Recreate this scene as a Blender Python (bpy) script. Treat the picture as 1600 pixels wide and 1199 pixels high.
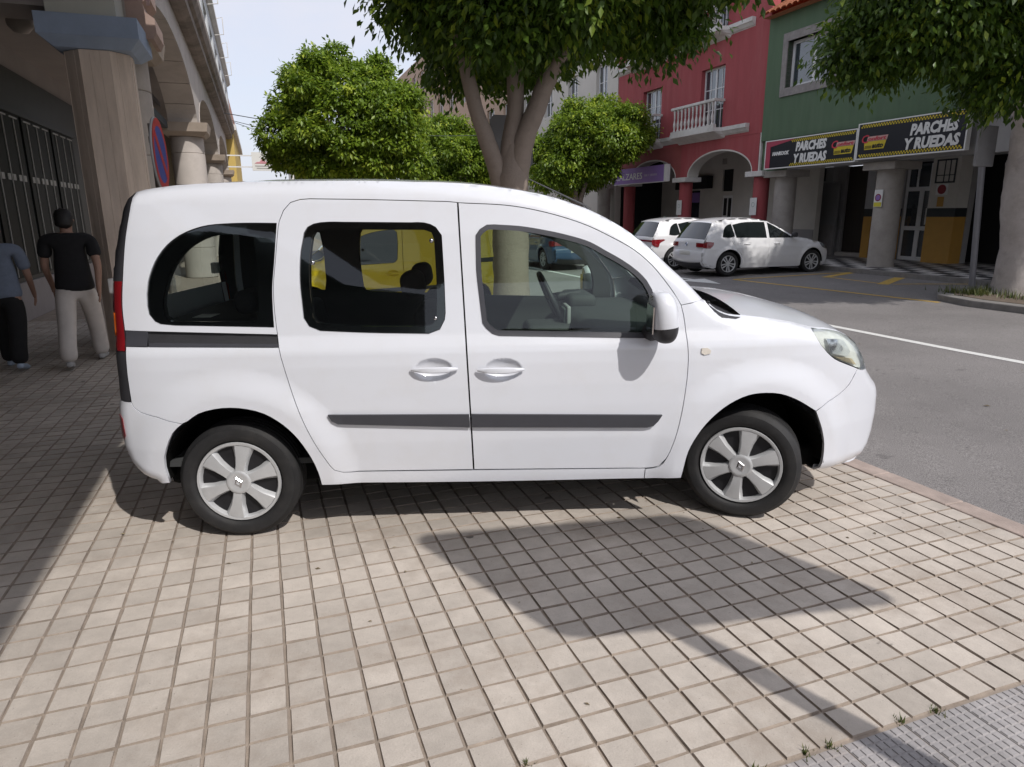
import bpy, bmesh, math, random
import numpy as np
from mathutils import Vector, Matrix, Euler
from mathutils.geometry import delaunay_2d_cdt
random.seed(7); rng = np.random.default_rng(7)
for o in list(bpy.data.objects): bpy.data.objects.remove(o)
scene = bpy.context.scene
COL = scene.collection
PI = math.pi
# ------------------------------------------------------------------ camera, sky, sun, exposure
TILT = math.radians(0.8)                       # the pavement falls gently away from the camera
HCAM, PITCH, ROLL = 1.594, 0.246955, -0.00789
cam_d = bpy.data.cameras.new('camera'); cam = bpy.data.objects.new('camera', cam_d); COL.objects.link(cam)
cam_d.sensor_width = 36.0; cam_d.sensor_fit = 'HORIZONTAL'; cam_d.lens = 36.0*1060/1600
cam_d.clip_start = 0.05; cam_d.clip_end = 2000
_F = Vector((0, math.cos(PITCH), -math.sin(PITCH))); _R = Vector((1, 0, 0)); _U = _R.cross(_F)
_R2 = _R*math.cos(ROLL)+_U*math.sin(ROLL); _U2 = _U*math.cos(ROLL)-_R*math.sin(ROLL)
mw = Matrix((_R2, _U2, -_F)).transposed().to_4x4()
mw.translation = Vector((0, HCAM*math.sin(TILT), HCAM*math.cos(TILT)))
cam.matrix_world = mw
scene.camera = cam
SUN_EL = math.radians(47); SUN_AZ = math.radians(180-39)     # azimuth clockwise from +Y
sun_dir = Vector((math.sin(SUN_AZ)*math.cos(SUN_EL), math.cos(SUN_AZ)*math.cos(SUN_EL), math.sin(SUN_EL)))
sd = bpy.data.lights.new('sun', 'SUN'); sun = bpy.data.objects.new('sun', sd); COL.objects.link(sun)
sd.energy = 2.45; sd.angle = math.radians(0.7); sd.color = (1.0, 0.955, 0.905)
sun.rotation_euler = (-sun_dir).to_track_quat('-Z', 'Y').to_euler(); sun.location = (20, -25, 30)
world = bpy.data.worlds.new('World'); scene.world = world; world.use_nodes = True
nt = world.node_tree; bg = nt.nodes['Background']
sky = nt.nodes.new('ShaderNodeTexSky'); sky.sky_type = 'NISHITA'; sky.sun_disc = False
sky.sun_elevation = SUN_EL; sky.sun_rotation = SUN_AZ; sky.air_density = 1.0; sky.dust_density = 2.5; sky.ozone_density = 1.5
tc = nt.nodes.new('ShaderNodeTexCoord'); mp = nt.nodes.new('ShaderNodeMapping'); mp.inputs['Scale'].default_value = (1.6, 1.6, 4.0)
nz = nt.nodes.new('ShaderNodeTexNoise'); nz.inputs['Scale'].default_value = 2.2; nz.inputs['Detail'].default_value = 7; nz.inputs['Roughness'].default_value = 0.6
rp = nt.nodes.new('ShaderNodeValToRGB'); rp.color_ramp.elements[0].position = 0.36; rp.color_ramp.elements[0].color = (0.70,)*3+(1,)
rp.color_ramp.elements[1].position = 0.72; rp.color_ramp.elements[1].color = (0.97,)*3+(1,)
mx = nt.nodes.new('ShaderNodeMix'); mx.data_type = 'RGBA'; mx.inputs[7].default_value = (3.75, 3.82, 4.3, 1)
L = nt.links.new
L(tc.outputs['Generated'], mp.inputs['Vector']); L(mp.outputs[0], nz.inputs['Vector']); L(nz.outputs['Fac'], rp.inputs['Fac'])
L(rp.outputs['Color'], mx.inputs[0]); L(sky.outputs[0], mx.inputs[6]); L(mx.outputs[2], bg.inputs['Color'])
bg.inputs['Strength'].default_value = 0.15
vs = scene.view_settings; vs.view_transform = 'Standard'; vs.look = 'None'; vs.gamma = 1; vs.use_curve_mapping = False; vs.exposure = 0.50
scene.render.engine = 'CYCLES'
scene.cycles.max_bounces = 10; scene.cycles.transparent_max_bounces = 24; scene.cycles.transmission_bounces = 8

# ------------------------------------------------------------------ materials
MATS = {}
def M(name, col, rough=0.6, var=0.12, scale=3.0, bump=0.0, bscale=60.0, metal=0.0, coat=0.0, spec=0.5, dirt=None, dirt_amt=0.0, dirt_scale=1.2, stretch=None):
    """procedural material: base colour with fine and broad mottling, optional dirt tint and bump"""
    if name in MATS: return MATS[name]
    m = bpy.data.materials.new(name); m.use_nodes = True; t = m.node_tree; b = t.nodes['Principled BSDF']; K = t.links.new
    b.inputs['Roughness'].default_value = rough; b.inputs['Metallic'].default_value = metal
    b.inputs['Coat Weight'].default_value = coat; b.inputs['Coat Roughness'].default_value = 0.03
    b.inputs['Specular IOR Level'].default_value = spec
    g = t.nodes.new('ShaderNodeNewGeometry'); src = g.outputs['Position']
    if stretch:
        mpn = t.nodes.new('ShaderNodeMapping'); mpn.inputs['Scale'].default_value = stretch; K(src, mpn.inputs['Vector']); src = mpn.outputs[0]
    n1 = t.nodes.new('ShaderNodeTexNoise'); n1.inputs['Scale'].default_value = scale; n1.inputs['Detail'].default_value = 6; n1.inputs['Roughness'].default_value = 0.62
    K(src, n1.inputs['Vector'])
    mr = t.nodes.new('ShaderNodeMapRange'); mr.inputs[1].default_value = 0.28; mr.inputs[2].default_value = 0.72
    mr.inputs[3].default_value = 1-var; mr.inputs[4].default_value = 1+var; K(n1.outputs['Fac'], mr.inputs[0])
    mc = t.nodes.new('ShaderNodeMix'); mc.data_type = 'RGBA'; mc.blend_type = 'MULTIPLY'; mc.inputs[0].default_value = 1
    mc.inputs[6].default_value = (*col, 1); K(mr.outputs[0], mc.inputs[7]); out = mc.outputs[2]
    if dirt:
        n2 = t.nodes.new('ShaderNodeTexNoise'); n2.inputs['Scale'].default_value = dirt_scale; n2.inputs['Detail'].default_value = 9; n2.inputs['Roughness'].default_value = 0.7
        K(src, n2.inputs['Vector'])
        r2 = t.nodes.new('ShaderNodeMapRange'); r2.inputs[1].default_value = 0.48; r2.inputs[2].default_value = 0.72; r2.inputs[3].default_value = 0; r2.inputs[4].default_value = dirt_amt
        K(n2.outputs['Fac'], r2.inputs[0])
        md = t.nodes.new('ShaderNodeMix'); md.data_type = 'RGBA'; md.inputs[7].default_value = (*dirt, 1)
        K(r2.outputs[0], md.inputs[0]); K(out, md.inputs[6]); out = md.outputs[2]
    K(out, b.inputs['Base Color'])
    if bump:
        n3 = t.nodes.new('ShaderNodeTexNoise'); n3.inputs['Scale'].default_value = bscale; n3.inputs['Detail'].default_value = 4; K(src, n3.inputs['Vector'])
        bp = t.nodes.new('ShaderNodeBump'); bp.inputs['Strength'].default_value = bump; bp.inputs['Distance'].default_value = 0.01
        K(n3.outputs['Fac'], bp.inputs['Height']); K(bp.outputs[0], b.inputs['Normal'])
    MATS[name] = m; return m
def glass(name, tint, refl=1.0):
    """thin pane: tinted see-through plus fresnel reflection"""
    if name in MATS: return MATS[name]
    m = bpy.data.materials.new(name); m.use_nodes = True; t = m.node_tree; t.nodes.remove(t.nodes['Principled BSDF']); K = t.links.new
    o = t.nodes['Material Output']; tr = t.nodes.new('ShaderNodeBsdfTransparent'); tr.inputs['Color'].default_value = (*tint, 1)
    gl = t.nodes.new('ShaderNodeBsdfGlossy'); gl.inputs['Roughness'].default_value = 0.02; gl.inputs['Color'].default_value = (0.95, 0.97, 1, 1)
    fr = t.nodes.new('ShaderNodeFresnel'); fr.inputs['IOR'].default_value = 1.5
    ml = t.nodes.new('ShaderNodeMath'); ml.operation = 'MULTIPLY'; ml.inputs[1].default_value = refl; K(fr.outputs[0], ml.inputs[0])
    ms = t.nodes.new('ShaderNodeMixShader'); K(ml.outputs[0], ms.inputs[0]); K(tr.outputs[0], ms.inputs[1]); K(gl.outputs[0], ms.inputs[2]); K(ms.outputs[0], o.inputs['Surface'])
    MATS[name] = m; return m
def leaf_mat(name, dark, light, yellow, tr=0.35):
    m = bpy.data.materials.new(name); m.use_nodes = True; t = m.node_tree; b = t.nodes['Principled BSDF']; K = t.links.new
    a = t.nodes.new('ShaderNodeAttribute'); a.attribute_name = 'tone'
    r = t.nodes.new('ShaderNodeValToRGB'); e = r.color_ramp.elements
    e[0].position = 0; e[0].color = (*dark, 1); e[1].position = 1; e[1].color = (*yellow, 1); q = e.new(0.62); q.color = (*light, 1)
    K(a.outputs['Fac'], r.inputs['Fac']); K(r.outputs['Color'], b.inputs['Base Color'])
    b.inputs['Roughness'].default_value = 0.42; b.inputs['Specular IOR Level'].default_value = 0.45
    td = t.nodes.new('ShaderNodeBsdfTranslucent'); K(r.outputs['Color'], td.inputs['Color'])
    ms = t.nodes.new('ShaderNodeMixShader'); ms.inputs[0].default_value = tr
    K(b.outputs[0], ms.inputs[1]); K(td.outputs[0], ms.inputs[2]); K(ms.outputs[0], t.nodes['Material Output'].inputs['Surface'])
    MATS[name] = m; return m

# ------------------------------------------------------------------ mesh helpers
YAW = 0.346108679
SV = Vector((-math.sin(YAW), math.cos(YAW), 0)); TV = Vector((math.cos(YAW), math.sin(YAW), 0))
def W(t, s, z=0): return TV*t+SV*s+Vector((0, 0, z))           # street coordinates (across, along, up) to world
def gz(y): return -math.tan(TILT)*min(y, 7.0)                  # pavement height
def gst(s, t): return gz((SV*s+TV*t).y)
def box(bm, x0, x1, y0, y1, z0, z1, bev=0.0):
    v = [bm.verts.new((x, y, z)) for x in (x0, x1) for y in (y0, y1) for z in (z0, z1)]
    fs = [bm.faces.new([v[i] for i in q]) for q in ((0, 1, 3, 2), (4, 6, 7, 5), (0, 4, 5, 1), (2, 3, 7, 6), (0, 2, 6, 4), (1, 5, 7, 3))]
    if bev:
        es = list({e for f in fs for e in f.edges})
        bmesh.ops.bevel(bm, geom=es, offset=bev, segments=2, profile=0.5, affect='EDGES')
def prism(bm, pts, axis, a0, a1):
    """polygon in two axes, extruded along the third. axis 0: pts=(y,z), 1: (x,z), 2: (x,y)"""
    def mk(p, a): return {0: (a, p[0], p[1]), 1: (p[0], a, p[1]), 2: (p[0], p[1], a)}[axis]
    A = [bm.verts.new(mk(p, a0)) for p in pts]; B = [bm.verts.new(mk(p, a1)) for p in pts]; n = len(pts)
    bm.faces.new(A); bm.faces.new(B[::-1])
    for i in range(n): bm.faces.new((A[i], B[i], B[(i+1) % n], A[(i+1) % n]))
def lathe(bm, prof, n=24, c=(0, 0, 0), axis='Z', cap=True):
    rings = []
    for r, h in prof:
        ring = []
        for i in range(n):
            a = 2*PI*i/n; x, y = r*math.cos(a), r*math.sin(a)
            p = (x, y, h) if axis == 'Z' else ((x, h, y) if axis == 'Y' else (h, x, y))
            ring.append(bm.verts.new((p[0]+c[0], p[1]+c[1], p[2]+c[2])))
        rings.append(ring)
    for a, b in zip(rings, rings[1:]):
        for i in range(n): bm.faces.new((a[i], a[(i+1) % n], b[(i+1) % n], b[i]))
    if cap:
        if prof[0][0] > 1e-4: bm.faces.new(rings[0][::-1])
        if prof[-1][0] > 1e-4: bm.faces.new(rings[-1])
def tube(bm, pts, rad, n=8, cap=True):
    pts = [Vector(p) for p in pts]
    if not hasattr(rad, '__len__'): rad = [rad]*len(pts)
    rings = []; up = None
    for i, p in enumerate(pts):
        d = (pts[min(i+1, len(pts)-1)]-pts[max(i-1, 0)]).normalized()
        if up is None: up = d.orthogonal().normalized()
        a = (up-d*up.dot(d)).normalized(); up = a; b = d.cross(a)
        rings.append([bm.verts.new(p+(a*math.cos(2*PI*k/n)+b*math.sin(2*PI*k/n))*rad[i]) for k in range(n)])
    for r1, r2 in zip(rings, rings[1:]):
        for k in range(n): bm.faces.new((r1[k], r1[(k+1) % n], r2[(k+1) % n], r2[k]))
    if cap: bm.faces.new(rings[0][::-1]); bm.faces.new(rings[-1])
def finish(bm, smooth=None):
    me = bpy.data.meshes.new('mesh'); bmesh.ops.recalc_face_normals(bm, faces=bm.faces); bm.to_mesh(me); bm.free()
    if smooth is not None:
        me.shade_smooth()
        if smooth < 179: me.set_sharp_from_angle(angle=math.radians(smooth))
    return me
def obj(name, me, mat, parent=None, smooth=None, kind=None):
    if isinstance(me, bmesh.types.BMesh): me = finish(me, smooth)
    me.name = name
    o = bpy.data.objects.new(name, me); COL.objects.link(o)
    if mat is not None and len(me.materials) == 0: me.materials.append(mat)
    if parent: o.parent = parent
    if kind: o['kind'] = kind
    return o
def tag(o, label, cat, group=None):
    o['label'] = label; o['category'] = cat
    if group: o['group'] = group
    return o
def root(name, label, cat, loc, rz=0.0, group=None):
    o = bpy.data.objects.new(name, None); COL.objects.link(o); o.location = loc; o.rotation_euler = (0, 0, rz); o.empty_display_size = 0.2
    return tag(o, label, cat, group)
def copy_tree(o, parent=None):
    c = o.copy(); COL.objects.link(c)
    if parent: c.parent = parent
    for ch in [x for x in bpy.data.objects if x.parent == o]: copy_tree(ch, c)
    return c
class Street:
    """a thing built in street coordinates (t across, s along, z up)"""
    def __init__(s, name, label, cat, t0, s0, z0, group=None):
        s.o = root(name, label, cat, W(t0, s0, z0), YAW, group); s.off = Vector((-t0, -s0, -z0))
    def part(s, name, bm, mat, parent=None, smooth=None, kind=None):
        bmesh.ops.translate(bm, verts=bm.verts, vec=s.off)
        return obj(name, bm, mat, parent or s.o, smooth, kind)
    def box(s, name, mat, t0, t1, s0, s1, z0, z1, parent=None, bev=0.0):
        bm = bmesh.new(); box(bm, t0, t1, s0, s1, z0, z1, bev); return s.part(name, bm, mat, parent)
def text_mesh(txt, size, shear=0.0, extrude=0.004, bold=0.0, align='LEFT', width=None):
    cu = bpy.data.curves.new('lettering', 'FONT'); cu.body = txt; cu.size = size; cu.shear = shear; cu.extrude = extrude; cu.offset = bold; cu.align_x = align; cu.resolution_u = 2
    ob = bpy.data.objects.new('lettering', cu); COL.objects.link(ob)
    dg = bpy.context.evaluated_depsgraph_get(); me = bpy.data.meshes.new_from_object(ob.evaluated_get(dg))
    bpy.data.objects.remove(ob); bpy.data.curves.remove(cu); me.materials.clear()
    if width:
        co = np.empty(len(me.vertices)*3, 'f'); me.vertices.foreach_get('co', co); co = co.reshape(-1, 3)
        w = co[:, 0].max()-co[:, 0].min(); co[:, 0] = (co[:, 0]-co[:, 0].min())*width/w; me.vertices.foreach_set('co', co.ravel())
    return me
def face_text(th, name, txt, mat, t, s, z, size, width=None, shear=0.0, bold=0.0, parent=None, roll=0.0):
    """lettering on a board that faces -T; s is the left end of the text as seen from the road"""
    me = text_mesh(txt, size, shear, 0.003, bold, 'LEFT', width)
    mt = Matrix(((0, 0, -1, t), (-1, 0, 0, s), (0, 1, 0, z), (0, 0, 0, 1)))
    me.transform(Matrix.Translation(th.off) @ mt @ Matrix.Rotation(roll, 4, 'Z'))
    return obj(name, me, mat, parent or th.o)
# ------------------------------------------------------------------ ground, pavement, road
def rz(s, t):
    u = max(0.0, min(1.0, (t-3.7)/10.0)); return (gst(s, 3.7)-0.11)*(1-u)-0.02*u
def sheet(name, t0, t1, s0, s1, dt, ds, zf, mat):
    bm = bmesh.new(); nt_ = max(1, int(round((t1-t0)/dt))); ns = max(1, int(round((s1-s0)/ds)))
    g = [[bm.verts.new(W(t0+(t1-t0)*i/nt_, s0+(s1-s0)*j/ns, zf(s0+(s1-s0)*j/ns, t0+(t1-t0)*i/nt_))) for j in range(ns+1)] for i in range(nt_+1)]
    for i in range(nt_):
        for j in range(ns): bm.faces.new((g[i][j], g[i+1][j], g[i+1][j+1], g[i][j+1]))
    o = obj(name, bm, mat, smooth=180); o['kind'] = 'structure'; return o
m_mortar = M('pavement_mortar', (0.285, 0.237, 0.195), 0.9, 0.28, 9, 0.3, 160)
m_ground = M('distant_ground', (0.16, 0.15, 0.13), 0.9)
bm = bmesh.new(); box(bm, -900, 900, -900, 900, -1.2, -0.6); obj('ground', bm, m_ground)['kind'] = 'structure'

def asphalt():
    m = M('asphalt', (0.195, 0.183, 0.179), 0.85, 0.16, 0.6, 0.5, 220, dirt=(0.255, 0.24, 0.232), dirt_amt=0.45, dirt_scale=0.5)
    t = m.node_tree; b = t.nodes['Principled BSDF']; K = t.links.new
    g = t.nodes.new('ShaderNodeNewGeometry'); n = t.nodes.new('ShaderNodeTexNoise'); n.inputs['Scale'].default_value = 140; n.inputs['Detail'].default_value = 3; K(g.outputs['Position'], n.inputs['Vector'])
    r = t.nodes.new('ShaderNodeMapRange'); r.inputs[1].default_value = .35; r.inputs[2].default_value = .68; r.inputs[3].default_value = .55; r.inputs[4].default_value = 1.5; K(n.outputs['Fac'], r.inputs[0])
    n2 = t.nodes.new('ShaderNodeTexNoise'); n2.inputs['Scale'].default_value = 5; n2.inputs['Detail'].default_value = 2; K(g.outputs['Position'], n2.inputs['Vector'])
    r2 = t.nodes.new('ShaderNodeMapRange'); r2.inputs[1].default_value = .70; r2.inputs[2].default_value = .75; r2.inputs[3].default_value = 1; r2.inputs[4].default_value = .72; K(n2.outputs['Fac'], r2.inputs[0])
    mu = t.nodes.new('ShaderNodeMath'); mu.operation = 'MULTIPLY'; K(r.outputs[0], mu.inputs[0]); K(r2.outputs[0], mu.inputs[1])
    old = b.inputs['Base Color'].links[0].from_socket; x = t.nodes.new('ShaderNodeMix'); x.data_type = 'RGBA'; x.blend_type = 'MULTIPLY'; x.inputs[0].default_value = 1
    K(old, x.inputs[6]); K(mu.outputs[0], x.inputs[7]); K(x.outputs[2], b.inputs['Base Color'])
    return m
m_asph = asphalt()
sheet('road', 3.7, 15.0, -12, 120, 0.8, 1.5, rz, m_asph)
sidewalk = sheet('sidewalk', -4.3, 3.56, -8, 70, 0.6, 0.5, lambda s, t: gst(s, t)-0.0082, m_mortar)

# paving slabs: 25 cm slabs with four raised pads
CELL = 0.1286
def slab_material(name, col, spots=True):
    m = bpy.data.materials.new(name); m.use_nodes = True; t = m.node_tree; b = t.nodes['Principled BSDF']; K = t.links.new
    g = t.nodes.new('ShaderNodeNewGeometry')
    rot = t.nodes.new('ShaderNodeMapping'); rot.vector_type = 'TEXTURE'; rot.inputs['Rotation'].default_value = (0, 0, YAW); K(g.outputs['Position'], rot.inputs['Vector'])
    sc = t.nodes.new('ShaderNodeVectorMath'); sc.operation = 'MULTIPLY_ADD'; sc.inputs[1].default_value = (1/CELL, 1/CELL, 0); sc.inputs[2].default_value = (0.369, -15.54, 0.5); K(rot.outputs[0], sc.inputs[0])
    fl = t.nodes.new('ShaderNodeVectorMath'); fl.operation = 'FLOOR'; K(sc.outputs[0], fl.inputs[0])
    wn = t.nodes.new('ShaderNodeTexWhiteNoise'); wn.noise_dimensions = '3D'; K(fl.outputs[0], wn.inputs['Vector'])
    def noise(s, d, lo, hi, a, bb, rough=.6):
        n = t.nodes.new('ShaderNodeTexNoise'); n.inputs['Scale'].default_value = s; n.inputs['Detail'].default_value = d; n.inputs['Roughness'].default_value = rough; K(g.outputs['Position'], n.inputs['Vector'])
        r = t.nodes.new('ShaderNodeMapRange'); r.inputs[1].default_value = lo; r.inputs[2].default_value = hi; r.inputs[3].default_value = a; r.inputs[4].default_value = bb; K(n.outputs['Fac'], r.inputs[0]); return r.outputs[0]
    def mul(a, bq):
        x = t.nodes.new('ShaderNodeMath'); x.operation = 'MULTIPLY'; K(a, x.inputs[0]); K(bq, x.inputs[1]); return x.outputs[0]
    cr = t.nodes.new('ShaderNodeMapRange'); cr.inputs[3].default_value = .87; cr.inputs[4].default_value = 1.08; K(wn.outputs['Value'], cr.inputs[0])
    f = mul(cr.outputs[0], noise(0.9, 6, .3, .7, .84, 1.12)); f = mul(f, noise(14, 7, .3, .7, .9, 1.07)); f = mul(f, noise(230, 2, .3, .75, .93, 1.05))
    if spots: f = mul(f, noise(120, 3, .675, .73, 1, .5)); f = mul(f, noise(7.5, 2, .735, .76, 1, .45))
    if spots:      # flattened chewing gum
        vo = t.nodes.new('ShaderNodeTexVoronoi'); vo.inputs['Scale'].default_value = 1.9; K(g.outputs['Position'], vo.inputs['Vector'])
        nn_ = t.nodes.new('ShaderNodeTexNoise'); nn_.inputs['Scale'].default_value = 40; K(g.outputs['Position'], nn_.inputs['Vector'])
        ad = t.nodes.new('ShaderNodeMath'); ad.operation = 'MULTIPLY_ADD'; ad.inputs[1].default_value = .03; K(nn_.outputs['Fac'], ad.inputs[0]); K(vo.outputs['Distance'], ad.inputs[2])
        rv = t.nodes.new('ShaderNodeMapRange'); rv.inputs[1].default_value = .050; rv.inputs[2].default_value = .058; rv.inputs[3].default_value = .30; rv.inputs[4].default_value = 1; K(ad.outputs[0], rv.inputs[0]); f = mul(f, rv.outputs[0])
    x = t.nodes.new('ShaderNodeMix'); x.data_type = 'RGBA'; x.blend_type = 'MULTIPLY'; x.inputs[0].default_value = 1; x.inputs[6].default_value = (*col, 1); K(f, x.inputs[7])
    # damp brownish wear in broad patches
    y = t.nodes.new('ShaderNodeMix'); y.data_type = 'RGBA'; y.inputs[7].default_value = (0.27, 0.215, 0.17, 1); K(noise(1.7, 8, .50, .68, 0, .48, .72), y.inputs[0]); K(x.outputs[2], y.inputs[6])
    K(y.outputs[2], b.inputs['Base Color']); b.inputs['Roughness'].default_value = .82; b.inputs['Specular IOR Level'].default_value = .35
    n3 = t.nodes.new('ShaderNodeTexNoise'); n3.inputs['Scale'].default_value = 120; n3.inputs['Detail'].default_value = 4; K(g.outputs['Position'], n3.inputs['Vector'])
    bp = t.nodes.new('ShaderNodeBump'); bp.inputs['Strength'].default_value = .25; bp.inputs['Distance'].default_value = .006; K(n3.outputs['Fac'], bp.inputs['Height']); K(bp.outputs[0], b.inputs['Normal'])
    MATS[name] = m; return m
m_slab = slab_material('beige_paving_slab', (0.49, 0.44, 0.388))
def slab_geo(r):
    V = []; Fc = []
    for ix in (0, 1):
        for iy in (0, 1):
            cx = (ix-.5)*CELL; cy = (iy-.5)*CELL; a = .0605+r.uniform(-.0008, .0008); c = a-.0030; k = len(V); tz = r.uniform(-.0012, .0012, 2); dz = r.uniform(-.0013, .0010)
            for q, z in ((a, -.0085), (c, 0.0)):
                for sx, sy in ((-1, -1), (1, -1), (1, 1), (-1, 1)):
                    j = r.uniform(-.0016, .0016, 2); V.append((cx+sx*q+j[0], cy+sy*q+j[1], z if z < 0 else dz+tz[0]*sx+tz[1]*sy))
            Fc.append((k+4, k+5, k+6, k+7))
            for i in range(4): Fc.append((k+i, k+(i+1) % 4, k+4+(i+1) % 4, k+4+i))
    return V, Fc
slab_variants = []
for i in range(8):
    V, Fc = slab_geo(rng); me = bpy.data.meshes.new('paving_slab'); me.from_pydata(V, [], Fc); me.materials.append(m_slab); me.materials.append(m_mortar)
    for p_ in me.polygons: p_.material_index = 0 if p_.index % 5 == 0 else 1
    slab_variants.append((me, V, Fc))
sites = []
camp = cam.matrix_world.translation; cinv = cam.matrix_world.inverted()
for k in range(-16, 15):
    for j in range(0, 46):
        t = (2*k+1-.369)*CELL; s = (15.54-5+2*j+1)*CELL
        if t > 3.48 or t < -4.1: continue
        p = W(t, s, gst(s, t)); q = cinv @ p
        if q.z > -.3: continue
        u, v = q.x/-q.z*1060+800, 599.5-q.y/-q.z*1060
        vis = -60 < u < 1660 and 480 < v < 1260
        sites.append((q.length if vis else q.length+100, t, s))
sites.sort()
tq = Euler((-TILT, 0, YAW)).to_quaternion()
rotm = Matrix.Rotation(-TILT, 4, 'X') @ Matrix.Rotation(YAW, 4, 'Z'); rotf = Matrix.Rotation(YAW, 4, 'Z')
AV, AF = [], []
for n, (d, t, s) in enumerate(sites):
    p = W(t, s, gst(s, t)); mt = Matrix.Translation(p) @ (rotm if p.y < 6.95 else rotf) @ Matrix.Rotation(PI/2*int(rng.integers(4)), 4, 'Z')
    me, V, Fc = slab_variants[int(rng.integers(8))]
    if n < 295:
        o = bpy.data.objects.new('paving_slab', me); COL.objects.link(o); o.parent = sidewalk; o.matrix_world = mt
    else:
        k = len(AV); AV += [tuple(mt @ Vector(v)) for v in V]; AF += [tuple(i+k for i in f) for f in Fc]
me = bpy.data.meshes.new('paving_slabs_beyond'); me.from_pydata(AV, [], AF); me.materials.append(m_slab); me.materials.append(m_mortar)
me.polygons.foreach_set('material_index', [0 if i % 5 == 0 else 1 for i in range(len(AF))]); obj('paving_slabs_beyond', me, None, sidewalk, kind='stuff')
# grey tactile slabs with rows of small raised bars, nearest the camera on the right
m_tact = slab_material('grey_tactile_slab', (0.37, 0.352, 0.352), False)
def tact_geo():
    bm = bmesh.new(); n1, n2 = 8, 8; S2 = CELL-.0025
    box(bm, -S2, S2, -S2, S2, -.03, -.0035)
    for i in range(n1):
        for j in range(n2):
            cx = -S2+(i+.5)*2*S2/n1; cy = -S2+(j+.5)*2*S2/n2; a = S2/n1*.87; b = S2/n2*.84
            lo = [bm.verts.new((cx+x*a, cy+y*b, -.0037)) for x, y in ((-1, -1), (1, -1), (1, 1), (-1, 1))]
            hi = [bm.verts.new((cx+x*(a-.0018), cy+y*(b-.002), 0)) for x, y in ((-1, -1), (1, -1), (1, 1), (-1, 1))]
            bm.faces.new(hi)
            for q in range(4): bm.faces.new((lo[q], lo[(q+1) % 4], hi[(q+1) % 4], hi[q]))
    return finish(bm)
tme = tact_geo(); tme.materials.append(m_tact)
for k in range(-4, 14):
    for j in range(-6, 0):
        t = (2*k+1+.6-.369)*CELL; s = (15.54-5+2*j+1)*CELL-.006
        if t > 3.45 or s < -.3: continue
        p = W(t, s, gst(s, t)-.002); o = bpy.data.objects.new('tactile_slab', tme); COL.objects.link(o); o.parent = sidewalk
        o.matrix_world = Matrix.Translation(p) @ rotm
# kerb
m_kerb = M('terracotta_kerb', (0.36, 0.29, 0.255), 0.85, 0.2, 8, 0.4, 90, dirt=(0.2, 0.17, 0.15), dirt_amt=.5)
kerb = sheet('kerb', 3.56, 3.71, -8, 70, .15, .5, lambda s, t: gst(s, t)-.012, m_kerb)
for i in range(-2, 26):
    s0 = i*.5+.06; bm = bmesh.new(); p = W(3.635, s0+.25, gst(s0+.25, 3.635)); box(bm, -.073, .073, -.247, .247, -.16, .002, .008)
    o = obj('kerb_stone', bm, m_kerb, kerb); o.matrix_world = Matrix.Translation(p) @ rotm
# road markings
def strip(name, pts, w, mat, lift=.004):
    bm = bmesh.new(); P2 = []
    for (t0, s0), (t1, s1) in zip(pts, pts[1:]):
        n = max(1, int(math.hypot(t1-t0, s1-s0)/.4))
        for i in range(n): P2.append((t0+(t1-t0)*i/n, s0+(s1-s0)*i/n))
    P2.append(pts[-1]); prev = None
    for i, (t, s) in enumerate(P2):
        a = P2[max(0, i-1)]; b = P2[min(len(P2)-1, i+1)]; dx, dy = b[0]-a[0], b[1]-a[1]; l = math.hypot(dx, dy); nx, ny = -dy/l*w/2, dx/l*w/2
        q = (bm.verts.new(W(t+nx, s+ny, rz(s+ny, t+nx)+lift)), bm.verts.new(W(t-nx, s-ny, rz(s-ny, t-nx)+lift)))
        if prev: bm.faces.new((prev[0], prev[1], q[1], q[0]))
        prev = q
    o = obj(name, bm, mat); o['kind'] = 'structure'; return o
m_white = M('white_road_paint', (0.66, 0.66, 0.64), .7, .12, 30, dirt=(.3, .3, .3), dirt_amt=.5, dirt_scale=25)
m_yell = M('yellow_road_paint', (0.55, 0.36, 0.07), .7, .15, 20, dirt=(.2, .18, .13), dirt_amt=.6, dirt_scale=14)
strip('lane_line', [(8.08, -6), (8.08, 60)], .13, m_white)
strip('parking_line', [(11.55, 9.0), (11.0, 14.1)], .11, m_yell)
strip('parking_line', [(10.95, 14.12), (14.6, 14.0)], .10, m_yell, .008)
strip('parking_line', [(13.1, 13.35), (14.55, 13.95)], .20, m_yell)
strip('parking_line', [(13.0, 11.55), (14.55, 12.45)], .24, m_yell)
strip('parking_line', [(13.2, 11.45), (14.6, 10.75)], .09, m_yell)
strip('parking_line', [(13.2, 13.3), (13.1, 11.75)], .08, m_yell)
strip('gutter_dirt', [(3.80+.02*math.sin(s*3), s) for s in np.arange(-2, 20, .4)], .12, M('gutter_grit', (.15, .135, .12), .95, .35, 14), .002)
bm = bmesh.new()
for q in ([(10.06, 18), (10.22, 18), (10.22, 14.7), (10.06, 14.7)], [(9.75, 14.7), (10.53, 14.7), (10.14, 13.5)]):
    bm.faces.new([bm.verts.new(W(t, s, rz(s, t)+.005)) for t, s in q])
obj('lane_arrow', bm, m_white)['kind'] = 'structure'
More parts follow.
